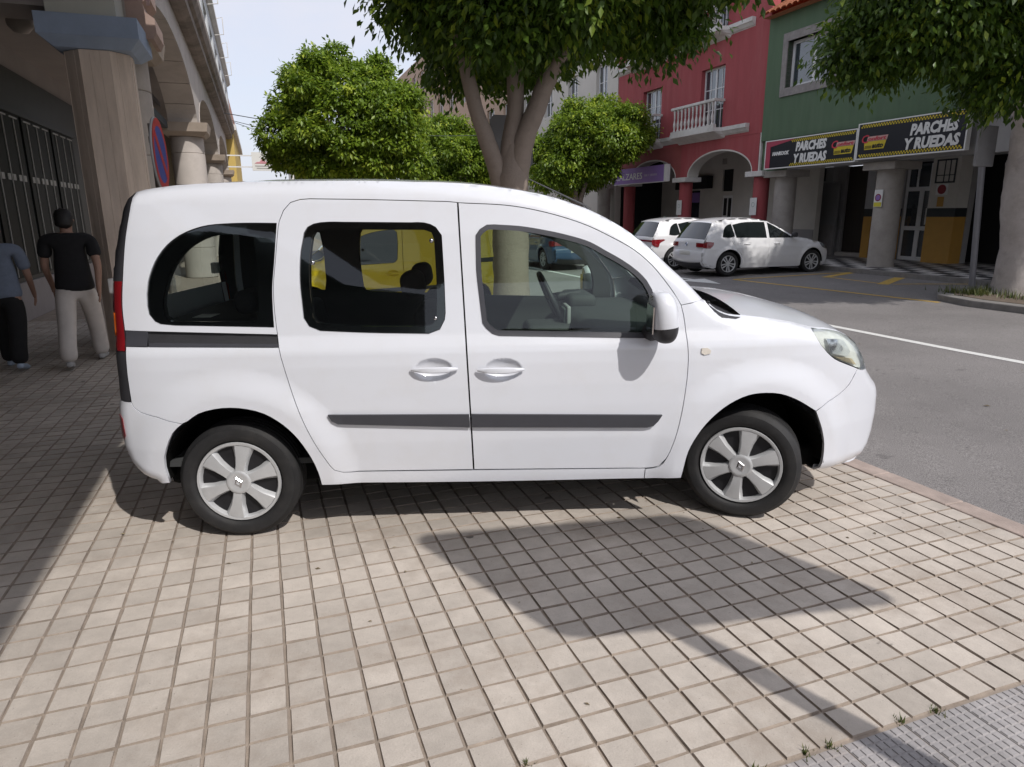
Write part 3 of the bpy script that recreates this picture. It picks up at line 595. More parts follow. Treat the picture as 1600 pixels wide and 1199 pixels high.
def make_van(label, paint, hero=True, loc=None):
    r = root('panel_van' if not hero else 'passenger_van', label, 'van', (0, 0, 0))
    B = Body([(0.15, .825), (.30, .862), (.50, .888), (.68, .899), (.80, .902), (.90, .901), (.97, .896), (1.0, .889), (1.055, .868), (1.3, .832), (1.55, .785), (1.70, .748), (1.80, .715)], VP, .075, (2.3, 3.55, .34, 3.4), (-.2, -.65, .09),
             [(2.735, .31, .60, .455, .026), (.035, .31, .60, .455, .026)], [(1.03, .885, .092, .055, .030), (1.376, .878, .092, .055, .030)])
    iR = 15; iW = 30; iH = 35; iF = 48
    g = .022 if hero else .05
    roof_edge = VP[iR:iW+1]; wsh = VP[iW:iH+1]
    side = BR[::-1][:-1]+roof_edge+wsh[1:]+[DT[9]]+DT[:9][::-1]+SD[:8][::-1]+SD[::-1][:13]+[(.62, .3475), (1.216, .3355), (2.05, .3185), (2.128, .317), (2.128, .255), (1.266, .265)]+RA[::-1][:10]+BJ[::-1][:-1]
    both('body_side', lambda s: panel_mesh(B, side, [QW, RAIL], side=s, grid=g), paint, r)
    ex = ellipse_pts(1.03, .885, .092, .055)
    both('sliding_door', lambda s: panel_mesh(B, SD, [SW], side=s, grid=g, off=.002, extra=ex), paint, r)
    fd = DT+FR[1:]+[(1.213, .58), (1.206, .767), (1.193, 1.11), (1.185, 1.314), (1.177, 1.516)]
    both('front_door', lambda s: panel_mesh(B, fd, [FWIN], side=s, grid=g, extra=ellipse_pts(1.376, .878, .092, .055)), paint, r)
    fen = [DT[9], VP[iH]]+VP[iH+1:42]+LAMP[9:][::-1]+[(3.30, .812), (3.25, .732), (3.18, .683), (3.103, .655), (3.03, .612)]+FA[5:]+[(2.13, .255), (2.13, .312), (2.199, .326)]+FR[:7][::-1]+[DT[10]]
    both('fender', lambda s: panel_mesh(B, fen, side=s, grid=g), paint, r)
    bf = [(3.30, .812), LAMP[8], LAMP[7]]+VP[iF+1:]+FA[1:4]+[(3.03, .612), (3.103, .655), (3.18, .683), (3.25, .732)]
    both('front_bumper_corner', lambda s: panel_mesh(B, bf, side=s, grid=g, off=.0015), paint, r)
    bfront = obj('front_bumper', strip_mesh(B, VP[iF:], [.01, .06, .07, .05, .01]), paint, r)
    rb = VP[:7]+[(-.454, .748)]+BJ[1:]+RA[:5][::-1]
    both('rear_bumper_corner', lambda s: panel_mesh(B, rb, side=s, grid=g, off=.003), paint, r)
    obj('rear_bumper', strip_mesh(B, VP[:7], .03), paint, r)
    obj('roof', strip_mesh(B, VP[iR:iW+1], [.02, .035, .035, .03, .02]), paint, r)
    obj('windshield', strip_mesh(B, VP[iW:iH+1], [.02, .05, .05]), m_g_clear, r)
    obj('hood', strip_mesh(B, VP[iH+3:iF+1], [.06, .075, .08, .05, .01]), paint, r)
    obj('cowl', strip_mesh(B, VP[iH:iH+4], .03, off=-.016), m_blk, r)
    both('wiper_recess', lambda s: panel_mesh(B, [(2.425, 1.19), (2.488, 1.142), (2.548, 1.12), (2.61, 1.112), (2.58, 1.106), (2.50, 1.115), (2.46, 1.15)], side=s, off=.004, gap=0, flange=0), m_blk, r)
    # rear: black corner trim, tail lamp, tailgate with window
    trim = [(x, z) for x, z in VP[6:iR+1]]+BR[1:]
    lampb = [(-.541, 1.37), (-.545, 1.2), (-.541, 1.02)]
    both('corner_trim', lambda s: panel_mesh(B, trim, side=s, grid=g), m_blk, r)
    both('tail_lamp', lambda s: panel_mesh(B, [(-.452, 1.335), (-.462, 1.211), (-.457, 1.098), (-.452, 1.0), (-.500, 1.0), (-.532, 1.06), (-.537, 1.2), (-.530, 1.335)], side=s, off=.006, gap=.003), m_red, r)
    both('reversing_lamp', lambda s: panel_mesh(B, [(-.512, 1.18), (-.514, 1.07), (-.53, 1.08), (-.535, 1.18)], side=s, off=.010, gap=.001), m_amber, r)
    if hero:
        for sgn in (-1, 1):
            rbox('hinge_cover', M('white_plastic', (.72, .72, .72), .5), r, -.572, -.53, sgn*.69-.03, sgn*.69+.03, 1.265, 1.34, .008); rbox('hinge_cover', MATS['white_plastic'], r, -.568, -.53, sgn*.70-.025, sgn*.70+.025, .80, .86, .008)
        both('rear_reflector', lambda s: panel_mesh(B, [(-.545, .68), (-.515, .66), (-.513, .57), (-.53, .545), (-.55, .56)], side=s, off=.009, gap=.002), m_red, r)
    low = VP[6:10]; up = VP[9:13]; top = VP[12:iR+1]
    obj('tailgate', strip_mesh(B, low, .012), paint, r); obj('rear_window', strip_mesh(B, up, .012, ends=.93), m_g_dark, r); obj('tailgate_header', strip_mesh(B, top, .012), paint, r)
    # glass
    frit = M('black_glass_border', (.012, .013, .014), .12, .05, coat=.5)
    if hero:
        def ring(name, o, i, mat, off, par, gap=0.0): return both(name, lambda s: panel_mesh(B, o, [i], side=s, off=off, gap=gap, flange=.012, grid=.05), mat, par)
        ring('quarter_window_border', QW, QI, frit, -.010, r); ring('door_window_border', SW, SI, frit, -.010, r)
        both('quarter_window', lambda s: panel_mesh(B, QW, side=s, off=-.006, gap=.004, flange=0, grid=.06), m_g_dark, r)
        both('door_window', lambda s: panel_mesh(B, SW, side=s, off=-.006, gap=.004, flange=0, grid=.06), m_g_dark, r)
        fo = smooth_path(FWIN); fi = inset(fo, .022)
        def rub(s): return panel_mesh(B, [tuple(p) for p in inset(fo, -.003)], [[tuple(p) for p in fi]], side=s, off=.003, gap=0, flange=.02, grid=.05)
        both('window_rubber', rub, m_char, r)
        both('front_window', lambda s: panel_mesh(B, FWIN, side=s, off=-.012, gap=.006, flange=0, grid=.06), m_g_clear, r)
        # inner trim behind the outer skin with the same openings
        inner = [(-.38, .76), (-.40, 1.0), (-.40, 1.3), (-.36, 1.66), (.3, 1.70), (1.15, 1.68), (1.6, 1.61), (1.9, 1.50), (2.1, 1.37), (2.24, 1.2), (2.26, .9), (2.22, .76)]
        both('inner_trim', lambda s: panel_mesh(B, inner, [QI, SI, [tuple(p) for p in fi]], side=s, off=-.06, gap=0, flange=0, grid=.08), m_int, r)
        obj('headliner', strip_mesh(B, VP[iR+1:iW], [.01, .03, .01], off=-.045, ends=.99), m_head, r)
    else:
        both('front_window', lambda s: panel_mesh(B, FWIN, side=s, off=-.004, gap=.004, flange=0, grid=.06), M('dark_window_glass', (.015, .018, .02), .06, .05, coat=.5), r)
        both('window_panel', lambda s: panel_mesh(B, SW, side=s, off=-.003, gap=.0, flange=0, grid=.06), paint, r); both('window_panel', lambda s: panel_mesh(B, QW, side=s, off=-.003, gap=.0, flange=0, grid=.06), paint, r)
    both('door_rail', lambda s: panel_mesh(B, RAIL, side=s, off=-.014, gap=.001, flange=.01, grid=.05), m_blk, r)
    if hero:
        both('rail_lip', lambda s: panel_mesh(B, [(-.34, 1.038), (.279, 1.022), (.283, 1.009), (-.34, 1.02)], side=s, off=-.004, gap=0, flange=.012, grid=.05), m_char, r)
        both('rail_end_cap', lambda s: panel_mesh(B, [(-.452, 1.098), (-.345, 1.094), (-.345, 1.022), (-.452, 1.024)], side=s, off=.004, gap=.001, flange=.014, grid=.03), m_char, r)
    # mouldings and handles
    both('side_moulding', lambda s: panel_mesh(B, [(.498, .666), (.515, .634), (.545, .616), (1.203, .582), (1.201, .651)], side=s, off=.017, gap=.0, flange=.017, grid=.04), m_char, r)
    both('side_moulding', lambda s: panel_mesh(B, [(1.214, .651), (2.195, .622), (2.175, .589), (2.151, .564), (2.117, .556), (1.212, .582)], side=s, off=.017, gap=.0, flange=.017, grid=.04), m_char, r)
    for sgn in (-1, 1):
        for (xa, xb, z, piv) in ((.918, 1.151, .889, 1), (1.245, 1.482, .880, -1)):
            bm = bmesh.new(); n = 14; y0 = float(B.w((xa+xb)/2, z+.07)[0]); rings = []
            for i in range(n+1):
                u = i/n; x = xa+(xb-xa)*u; k = min(1, (math.sin(PI*min(max(u, .02), .98)))**.4); hh = .017*k*(1.0 if (u > .7) == (piv > 0) else .95); yy = y0+.010+.030*k
                rings.append([bm.verts.new((x, sgn*(yy+dy*.012*k), z+dz*hh)) for dy, dz in ((.9, .0), (.75, .7), (0, 1), (-.8, .8), (-1, 0), (-.8, -.8), (0, -1), (.75, -.7))])
            for a, b in zip(rings, rings[1:]):
                for k in range(8): bm.faces.new((a[k], a[(k+1) % 8], b[(k+1) % 8], b[k]))
            bm.faces.new(rings[0]); bm.faces.new(rings[-1]); obj('door_handle', bm, paint, r, 50)
    for sgn in (-1, 1):      # mirrors
        def ell(z0, z1, mat, nm, par, grow=1.0):
            bm = bmesh.new(); bmesh.ops.create_uvsphere(bm, u_segments=28, v_segments=20, radius=1)
            for v in bm.verts:
                x, y, z = v.co; x = math.copysign(abs(x)**.8, x); z = math.copysign(abs(z)**.75, z); y = math.copysign(abs(y)**.8, y)
                v.co = (2.134+x*.068*grow-(z > 0)*0+.012*(1-z), sgn*(1.012+y*.105*grow), 1.143+z*.128*grow)
                if v.co.x < 2.093: v.co.x = 2.093-.006*(1-y*y)
            if z0: bmesh.ops.bisect_plane(bm, geom=list(bm.verts)+list(bm.edges)+list(bm.faces), plane_co=(2.19, 0, z0), plane_no=(0.12, 0, -1), clear_outer=True)
            if z1: bmesh.ops.bisect_plane(bm, geom=list(bm.verts)+list(bm.edges)+list(bm.faces), plane_co=(2.19, 0, z1), plane_no=(-.12, 0, 1), clear_outer=True)
            if par is r and z0:
                bmesh.ops.bisect_plane(bm, geom=list(bm.verts)+list(bm.edges)+list(bm.faces), plane_co=(2.146, 0, 0), plane_no=(-1, 0, 0), clear_outer=True)
            return obj(nm, bm, mat, par, 60)
        mb = ell(None, None, m_blk, 'wing_mirror', r, .985); ell(1.105, None, paint, 'mirror_shell', mb, 1.0)
        bm = bmesh.new(); tube(bm, [(2.13, sgn*.86, 1.05), (2.14, sgn*.93, 1.06), (2.15, sgn*.985, 1.08)], [.05, .042, .04], 10); obj('mirror_arm', bm, m_blk, mb, 60)
        bm = bmesh.new(); prism(bm, [(sgn*.955, 1.07), (sgn*1.07, 1.07), (sgn*1.08, 1.20), (sgn*.96, 1.21)], 0, 2.080, 2.086); obj('mirror_glass', bm, m_chrome, mb)
    # head lamps
    for sgn in (-1, 1):
        hl = obj('headlight', panel_mesh(B, LAMP, side=sgn, off=-.05, gap=.004, flange=0, grid=.03), M('lamp_housing', (.62, .63, .60), .35, .15, 30, metal=.1), r)
        obj('lens', panel_mesh(B, LAMP, side=sgn, off=.002, gap=.003, flange=.05, grid=.025), m_lens, hl)
        obj('reflector', panel_mesh(B, [(3.09, .985), (3.21, .965), (3.255, .905), (3.235, .88), (3.12, .905)], side=sgn, off=-.03, gap=0, flange=.02, grid=.03), m_refl, hl)
        obj('amber_reflector', panel_mesh(B, [(3.14, .89), (3.27, .865), (3.31, .825), (3.20, .862)], side=sgn, off=-.028, gap=0, flange=.02, grid=.03), M('pale_amber', (.6, .5, .32), .2, .1, 20), hl)
    bm = bmesh.new(); obj('front_grille', strip_mesh(B, [(3.545, .50), (3.55, .42), (3.535, .34)], .066, off=.004, ends=.7), m_blk, r)
    bm.free()
    if hero:
        for sgn in (-1, 1):
            obj('side_indicator', panel_mesh(B, [(2.385, .966), (2.415, .968), (2.433, .955), (2.430, .938), (2.40, .933), (2.383, .942)], side=sgn, off=.006, gap=0, flange=.008, grid=.02), M('clear_plastic', (.6, .56, .5), .2, .1, 20), r)
        bm = bmesh.new(); tube(bm, [(1.955, 0, 1.665), (1.93, 0, 1.69), (1.59, 0, 1.845)], [.012, .006, .003], 8); obj('antenna', bm, m_blk, r)
    # wheels, arches, underside
    st = -math.radians(24) if hero else 0
    for sgn in (-1, 1):
        wheel_parts(r, (0.012, sgn*.765, .306), .306, .195, .213, 'van', sgn); wheel_parts(r, (2.695, sgn*.755, .308), .306, .195, .213, 'van', sgn, st)
        liner(r, .035, .31, .40, sgn*.84, sgn*.45); liner(r, 2.735, .31, .395, sgn*.82, sgn*.42)
    rbox('underbody', m_liner, r, -.40, 3.3, -.70, .70, .24, .36, .03)
    bm = bmesh.new(); box(bm, -.4, 2.2, -.78, .78, .37, .40); obj('cabin_floor', bm, m_int, r)
    # cabin
    if hero:
        rbox('dashboard', m_int, r, 1.83, 2.42, -.78, .78, .70, 1.055, .07); ds = [x for x in bpy.data.objects if x.parent == r and x.name.startswith('dashboard')][-1]
        rbox('screen', M('grey_screen', (.10, .13, .12), .2, .1, 8), ds, 1.79, 1.81, -.11, .05, .98, 1.08, .006); rbox('screen_frame', M('silver_frame', (.35, .35, .35), .4, .05), ds, 1.805, 1.83, -.13, .07, .965, 1.095, .008)
        rbox('centre_console', m_int, r, 1.55, 1.95, -.18, .15, .42, .99, .05); rbox('instrument_hood', m_int, r, 1.86, 2.05, .2, .62, 1.03, 1.13, .04)
        bm = bmesh.new(); R3 = .185; pts = [(0, R3*math.cos(a), R3*math.sin(a)) for a in np.linspace(0, 2*PI, 33)]
        tube(bm, pts, .017, 8, False); tube(bm, [(0, -R3, 0), (.02, 0, 0), (0, R3, 0)], [.015, .03, .015], 8); tube(bm, [(.02, 0, 0), (0, 0, -R3)], [.03, .015], 8); tube(bm, [(.02, 0, 0), (.2, 0, -.05)], .03, 8)
        bmesh.ops.rotate(bm, verts=bm.verts, cent=(0, 0, 0), matrix=Matrix.Rotation(math.radians(-24), 3, 'Y')); bmesh.ops.translate(bm, verts=bm.verts, vec=(1.76, .36, 1.09)); obj('steering_wheel', bm, m_blk, r, 60)
        for (x, y, sc) in ((1.12, -.38, 1), (1.12, .38, 1), (.25, -.47, .98), (.25, .0, .98), (.25, .47, .98)):
            wd = .25 if x > 1 else .22
            s_ = rbox('seat', m_seat, r, x-.05, x+.46, y-wd, y+wd, .52, .66, .05); rbox('backrest', m_seat, s_, x-.10, x+.03, y-wd, y+wd, .60, 1.17 if x > 1 else 1.10, .05, -.2)
            rbox('headrest', m_seat, s_, x-.27, x-.14, y-.115, y+.115, 1.19 if x > 1 else 1.13, 1.34 if x > 1 else 1.26, .05, -.15)
        rbox('parcel_shelf', m_int, r, -.44, .02, -.70, .70, 1.06, 1.09, .01)
        rbox('paper_sheet', M('white_paper', (.7, .7, .68), .8), r, -.33, -.23, -.35, -.2, 1.091, 1.093, .0005, seg=1)
        bm = bmesh.new(); prism(bm, [(-.06, 0), (.06, 0), (.07, .07), (-.07, .07)], 0, 1.95, 1.975); bmesh.ops.translate(bm, verts=bm.verts, vec=(.05, 0, 1.50)); obj('rear_view_mirror', bm, m_blk, r)
        for sgn in (-1, 1):
            for (xx, zz) in ((1.035, 1.51), (1.045, 1.135), (.455, 1.41)):
                bm = bmesh.new(); yy = float(B.w(xx, zz)[0]); lathe(bm, [(.011, .0), (.011, sgn*.008), (.006, sgn*.013)], 12, (xx, sgn*(yy-.008), zz), 'Y'); obj('window_stud', bm, m_chrome, r, 60)
    return r, B
m_paint = M('white_car_paint', (0.655, 0.675, 0.725), .32, .012, 1.2, coat=.9, dirt=(.55, .53, .50), dirt_amt=.16, dirt_scale=5)
hero, VB = make_van('white passenger van parked across the pavement in the foreground', m_paint)
hero.matrix_world = Matrix.Rotation(-TILT, 4, 'X') @ Matrix.Translation((-1.47194, 4.1389, 0.0)) @ Matrix.Rotation(0.06033, 4, 'Z')
# ------------------------------------------------------------------ hatchbacks across the road and the yellow van behind
HP = [(-.50, .22), (-.66, .27), (-.72, .36), (-.738, .48), (-.735, .58), (-.715, .63), (-.70, .72), (-.69, .84), (-.655, .925), (-.50, 1.17), (-.40, 1.325), (-.385, 1.352), (-.25, 1.39), (0, 1.425), (.35, 1.445), (.7, 1.44), (1.0, 1.415), (1.22, 1.372), (1.45, 1.27), (1.72, 1.125), (1.98, .985), (2.1, .945), (2.4, .90), (2.75, .835), (3.02, .755), (3.16, .68), (3.25, .58), (3.29, .46), (3.285, .34), (3.24, .25), (3.08, .19)]
def make_hatch(name, label, paint, lamp='block', glassm=None, group=None, side_only=False):
    r = root(name, label, 'car', (0, 0, 0), 0, group)
    B = Body([(.15, .79), (.30, .835), (.52, .865), (.72, .872), (.80, .855), (.92, .835), (1.15, .745), (1.36, .645), (1.45, .60)], HP, .07, (2.0, 3.30, .36, 3.2), (.0, -.74, .10), [(0, .315, .46, .40, .015), (2.55, .315, .46, .40, .015)])
    gm = glassm or M('dark_car_glass', (.012, .015, .016), .05, .05, coat=.6)
    arch = lambda c, r_=.365: [(c+r_*math.cos(a), .315+r_*math.sin(a)) for a in np.linspace(PI+.25, -.25, 15)]
    RAr = arch(0); FAr = arch(2.55)
    side = HP[:31]+[(2.94, .2)]+FAr[::-1]+[(2.15, .2), (2.0, .2), (1.2, .2), (.55, .2), (.40, .2)]+RAr[::-1]+[(-.40, .2)]
    rd = [(.32, .93), (.05, .90), (.26, .62), (.44, .46), (.47, .30), (1.12, .28), (1.14, .88), (1.14, 1.38), (.8, 1.385), (.45, 1.375), (.18, 1.28)]
    fdr = [(1.155, .28), (2.08, .28), (2.13, .5), (2.12, .87), (2.0, .93), (1.7, 1.09), (1.42, 1.25), (1.2, 1.36), (1.155, 1.38)]
    qw = [(-.20, .99), (-.12, 1.20), (.0, 1.29), (.10, 1.31), (.155, 1.0), (-.02, .97)]
    rw = [(.20, .97), (.135, 1.29), (.45, 1.345), (.8, 1.355), (1.10, 1.35), (1.10, .95)]
    fw = [(1.18, .95), (1.18, 1.345), (1.35, 1.26), (1.65, 1.09), (1.90, .945)]
    both('body_side', lambda s: panel_mesh(B, side, [rd, fdr, qw] if False else [], side=s, grid=.06, gap=0), paint, r)
    both('rear_door', lambda s: panel_mesh(B, rd, side=s, off=.005, gap=.003, grid=.06, flange=.004), paint, r); both('front_door', lambda s: panel_mesh(B, fdr, side=s, off=.005, gap=.003, grid=.06, flange=.004), paint, r)
    for nm, wn in (('quarter_window', qw), ('rear_door_window', rw), ('front_door_window', fw)): both(nm, lambda s, wn=wn: panel_mesh(B, wn, side=s, off=.009, gap=.0, grid=.06, flange=.004), gm, r)
    obj('rear_bumper', strip_mesh(B, HP[:6], .06), paint, r); tg = obj('tailgate', strip_mesh(B, HP[5:9], .05), paint, r); obj('rear_window', strip_mesh(B, HP[8:11], .05, off=.004), gm, r)
    obj('roof', strip_mesh(B, HP[10:18], .03), paint, r); obj('windshield', strip_mesh(B, HP[17:21], .05), gm, r); obj('hood', strip_mesh(B, HP[20:26], .05), paint, r); obj('front_bumper', strip_mesh(B, HP[25:], .06), paint, r)
    obj('diffuser', strip_mesh(B, [(-.60, .235), (-.70, .29), (-.735, .36)], .075, off=.006, ends=.9), m_blk, r)
    for sgn in (-1, 1):
        for c in (0, 2.55):
            wheel_parts(r, (c, sgn*.745, .31), .31, .19, .215, 'alloy', sgn); liner(r, c, .315, .362, sgn*.80, sgn*.4)
        if lamp == 'block':
            obj('tail_lamp', panel_mesh(B, [(-.70, .72), (-.69, .85), (-.60, .875), (-.46, .86), (-.47, .80), (-.56, .71)], side=sgn, off=.012, gap=0, flange=.02, grid=.03), m_red, r)
        else:
            obj('tail_lamp', panel_mesh(B, [(-.71, .80), (-.69, .86), (-.38, .87), (-.34, .85), (-.50, .76), (-.54, .65), (-.62, .66), (-.70, .72)], side=sgn, off=.012, gap=0, flange=.02, grid=.03), m_red, r)
        obj('headlight', panel_mesh(B, [(2.78, .80), (3.0, .745), (3.14, .67), (3.12, .62), (2.9, .68)], side=sgn, off=.008, gap=0, flange=.01, grid=.04), M('dark_lamp', (.12, .13, .14), .1, .1, coat=.5), r)
        rbox('wing_mirror', m_blk, r, 1.80, 1.93, sgn*.86-.0, sgn*1.00, .96, 1.08, .03)
        for x in (.42, 1.32): rbox('door_handle', paint, r, x, x+.17, sgn*(float(B.w(x+.08, .80)[0])+.012)-.012, sgn*(float(B.w(x+.08, .80)[0])+.012)+.012, .79, .815, .008)
    if lamp == 'block':
        for ur in ((-1.0, -.62), (.62, 1.0)): obj('tail_lamp_inner', strip_mesh(B, [(-.712, .735), (-.702, .84)], .05, off=.010, ur=ur, ny=6), m_red, r)
        bm = bmesh.new(); lathe(bm, [(.055, 0), (.05, -.012), (.045, -.012), (.04, -.004), (.001, -.004)], 24, (-.755, 0, .80), 'X'); obj('round_badge', bm, m_chrome, r, 40)
    else:
        obj('lamp_bar', strip_mesh(B, [(-.71, .79), (-.702, .84)], .05, off=.008), m_red, r)
        rbox('rear_wiper', m_blk, r, -.68, -.60, -.02, .36, .955, .985, .008)
    plate = M('pale_number_plate', (.62, .62, .58), .5)
    p = rbox('number_plate', plate, r, -.802, -.792, -.26, .26, .52, .63, .003, seg=1)
    rbox('underbody', m_liner, r, -.5, 3.0, -.66, .66, .17, .30, .02); 
    return r
m_wh2 = M('white_hatch_paint', (.74, .745, .76), .3, .02, 1.5, coat=.8, dirt=(.55, .54, .52), dirt_amt=.15)
m_wh3 = M('silver_white_paint', (.70, .70, .71), .28, .02, 1.5, coat=.8)
polo = make_hatch('parked_hatchback', 'white hatchback with block-shaped red tail lamp, nearer of the two parked across the road', m_wh2, 'block', group='cars parked across the road')
polo.matrix_world = Matrix.Translation(W(11.33, 15.60, -.045)) @ Matrix.Rotation(YAW-.063, 4, 'Z')
i20 = make_hatch('parked_hatchback', 'white hatchback with pointed red tail lamps half hidden behind the nearer hatchback', m_wh3, 'bar', group='cars parked across the road')
i20.matrix_world = Matrix.Translation(W(11.25, 17.95, -.05)) @ Matrix.Rotation(YAW-.06, 4, 'Z')
blue = make_hatch('blue_hatchback', 'dark blue car on the road glimpsed through the front window of the white van', M('blue_car_paint', (.03, .07, .15), .3, .02, coat=.8), 'block')
blue.matrix_world = Matrix.Translation(W(8.9, 19.5, rz(19.5, 8.9))) @ Matrix.Rotation(YAW+PI/2, 4, 'Z')
m_yv = M('yellow_van_paint', (.78, .56, .015), .35, .02, coat=.7)
yv, _ = make_van('bright yellow panel van parked behind the white van, seen through its side windows', m_yv, hero=False)
yv['category'] = 'van'
yv.matrix_world = Matrix.Translation((-.88, 11.6, gz(7.35))) @ Matrix.Rotation(YAW+PI, 4, 'Z') @ Matrix.Scale(.92, 4)
# ------------------------------------------------------------------ buildings
m_red_w = M('red_render', (.335, .068, .074), .85, .10, 2.0, .15, 80, dirt=(.40, .13, .13), dirt_amt=.45, dirt_scale=1.1, stretch=(2.2, 2.2, .35))
m_red_d = M('dark_red_render', (.27, .07, .065), .85, .10, 2.0, .15, 80)
m_grn_w = M('green_render', (.088, .142, .082), .85, .09, 1.5, .15, 80, dirt=(.125, .17, .115), dirt_amt=.5, dirt_scale=1.1, stretch=(2.2, 2.2, .35))
m_wtrim = M('white_masonry_trim', (.62, .60, .57), .8, .10, 4, .2, 60, dirt=(.33, .31, .27), dirt_amt=.45, dirt_scale=1.6)
m_cream = M('cream_wall', (.60, .57, .52), .85, .07, 2, .1, 60); m_gwall = M('grey_wall', (.33, .32, .315), .85, .08, 2, .1, 60)
m_conc = M('grey_concrete_column', (.36, .33, .30), .8, .14, 3, .2, 50, dirt=(.19, .17, .155), dirt_amt=.5)
m_yelw = M('ochre_paint', (.50, .27, .055), .6, .08, 3); m_band = M('black_band', (.025, .03, .033), .5)
m_wframe = M('white_window_frame', (.70, .70, .70), .45, .04); m_pane = M('window_glass_dark', (.045, .055, .065), .04, .25, .6, coat=1.0, spec=1.0)
m_dwood = M('dark_wood_door', (.028, .02, .016), .5, .3, 3, .2, 30, stretch=(6, 6, .5)); m_bwood = M('brown_wood_door', (.11, .055, .03), .5, .3, 3, .2, 30, stretch=(6, 6, .5))
m_shut = M('grey_roller_shutter', (.23, .225, .22), .55, .06, 4); m_stone = M('grey_stone_surround', (.26, .24, .23), .85, .2, 6, .3, 60)
m_tile = M('terracotta_roof_tile', (.42, .165, .085), .8, .2, 8, .3, 60); m_dark = M('dark_interior', (.012, .012, .013), .9)
m_paper = M('white_poster', (.72, .72, .70), .6, .04); m_ylw = M('yellow_print', (.62, .55, .05), .6); m_pur = M('purple_print', (.27, .16, .44), .6, .05)
def wall_boxes(bm, t0, t1, s0, s1, z0, z1, ops):
    """solid wall with rectangular openings (s0, s1, z0, z1)"""
    xs = sorted({s0, s1, *[min(max(o[i], s0), s1) for o in ops for i in (0, 1)]})
    for a, b in zip(xs, xs[1:]):
        m = (a+b)/2; cut = sorted([(o[2], o[3]) for o in ops if o[0] < m < o[1]]); z = z0
        for c, d in cut:
            if c > z+1e-4: box(bm, t0, t1, a, b, z, c)
            z = max(z, d)
        if z < z1-1e-4: box(bm, t0, t1, a, b, z, z1)
    bmesh.ops.remove_doubles(bm, verts=bm.verts, dist=1e-5)
def window(B, t, s0, s1, z0, z1, nleaf=2, nv=2, nh=3, fr=.06):
    w = B.box('window', m_wframe, t, t+.06, s0, s1, z0, z0+fr); 
    B.box('frame', m_wframe, t, t+.06, s0, s1, z1-fr, z1, w); B.box('frame', m_wframe, t, t+.06, s0, s0+fr, z0+fr, z1-fr, w); B.box('frame', m_wframe, t, t+.06, s1-fr, s1, z0+fr, z1-fr, w)
    L_ = (s1-s0-2*fr)/nleaf
    for i in range(1, nleaf): B.box('mullion', m_wframe, t-.005, t+.06, s0+fr+L_*i-fr*.6, s0+fr+L_*i+fr*.6, z0+fr, z1-fr, w)
    for l in range(nleaf):
        a = s0+fr+L_*l
        for i in range(1, nv): B.box('glazing_bar', m_wframe, t+.01, t+.05, a+L_*i/nv-.014, a+L_*i/nv+.014, z0+fr, z1-fr, w)
    for i in range(1, nh): B.box('glazing_bar', m_wframe, t+.012, t+.048, s0+fr, s1-fr, z0+(z1-z0)*i/nh-.014, z0+(z1-z0)*i/nh+.014, w)
    B.box('pane', m_pane, t+.025, t+.035, s0+fr*.5, s1-fr*.5, z0+fr*.5, z1-fr*.5, w); return w
def arch_wall(bm, t0, t1, s0, s1, z0, z1, a0, a1, zs, zc, n=28):
    """wall strip with one arched opening from a0 to a1, springing at zs, crown at zc, standing from z0 (z0=zs: no jambs)"""
    arc = [((a0+a1)/2+(a1-a0)/2*math.cos(PI-PI*i/n), zs+(zc-zs)*math.sin(PI*i/n)) for i in range(n+1)]
    for (pa, pb) in zip(arc, arc[1:]): prism(bm, [(pa[0], z1), (pb[0], z1), pb, pa], 0, t0, t1)
    if s0 < a0: box(bm, t0, t1, s0, a0, zs, z1)
    if a1 < s1: box(bm, t0, t1, a1, s1, zs, z1)
    bmesh.ops.remove_doubles(bm, verts=bm.verts, dist=1e-4)
def column(B, t, s, r, z0, z1, mat, name='column', n=28):
    bm = bmesh.new(); lathe(bm, [(r*1.02, z0), (r, z0+.1), (r, z1)], n, (t, s, 0)); return B.part(name, bm, mat, smooth=50)
def balustrade(B, t, s0, s1, z0, z1, n, ret=.45):
    b = B.box('balustrade', m_wtrim, t-.02, t+.13, s0-.06, s1+.06, z1-.09, z1, bev=.015); B.box('base_rail', m_wtrim, t, t+.11, s0-.05, s1+.05, z0, z0+.10, b)
    for e in (s0, s1): B.box('end_rail', m_wtrim, t+.131, t+ret+.1, e-.05, e+.05, z1-.088, z1-.002, b)
    h = z1-z0-.19; me = None
    for i in range(n):
        s = s0+(s1-s0)*(i+.5)/n; bm = bmesh.new(); z = z0+.10
        lathe(bm, [(.05, z), (.05, z+.05*h), (.028, z+.09*h), (.030, z+.14*h), (.052, z+.28*h), (.050, z+.36*h), (.026, z+.52*h), (.024, z+.60*h), (.034, z+.64*h), (.030, z+.70*h), (.042, z+.9*h), (.048, z+.95*h), (.048, z+h)], 12, (t+.055, s, 0)); B.part('baluster', bm, m_wtrim, b, 50)
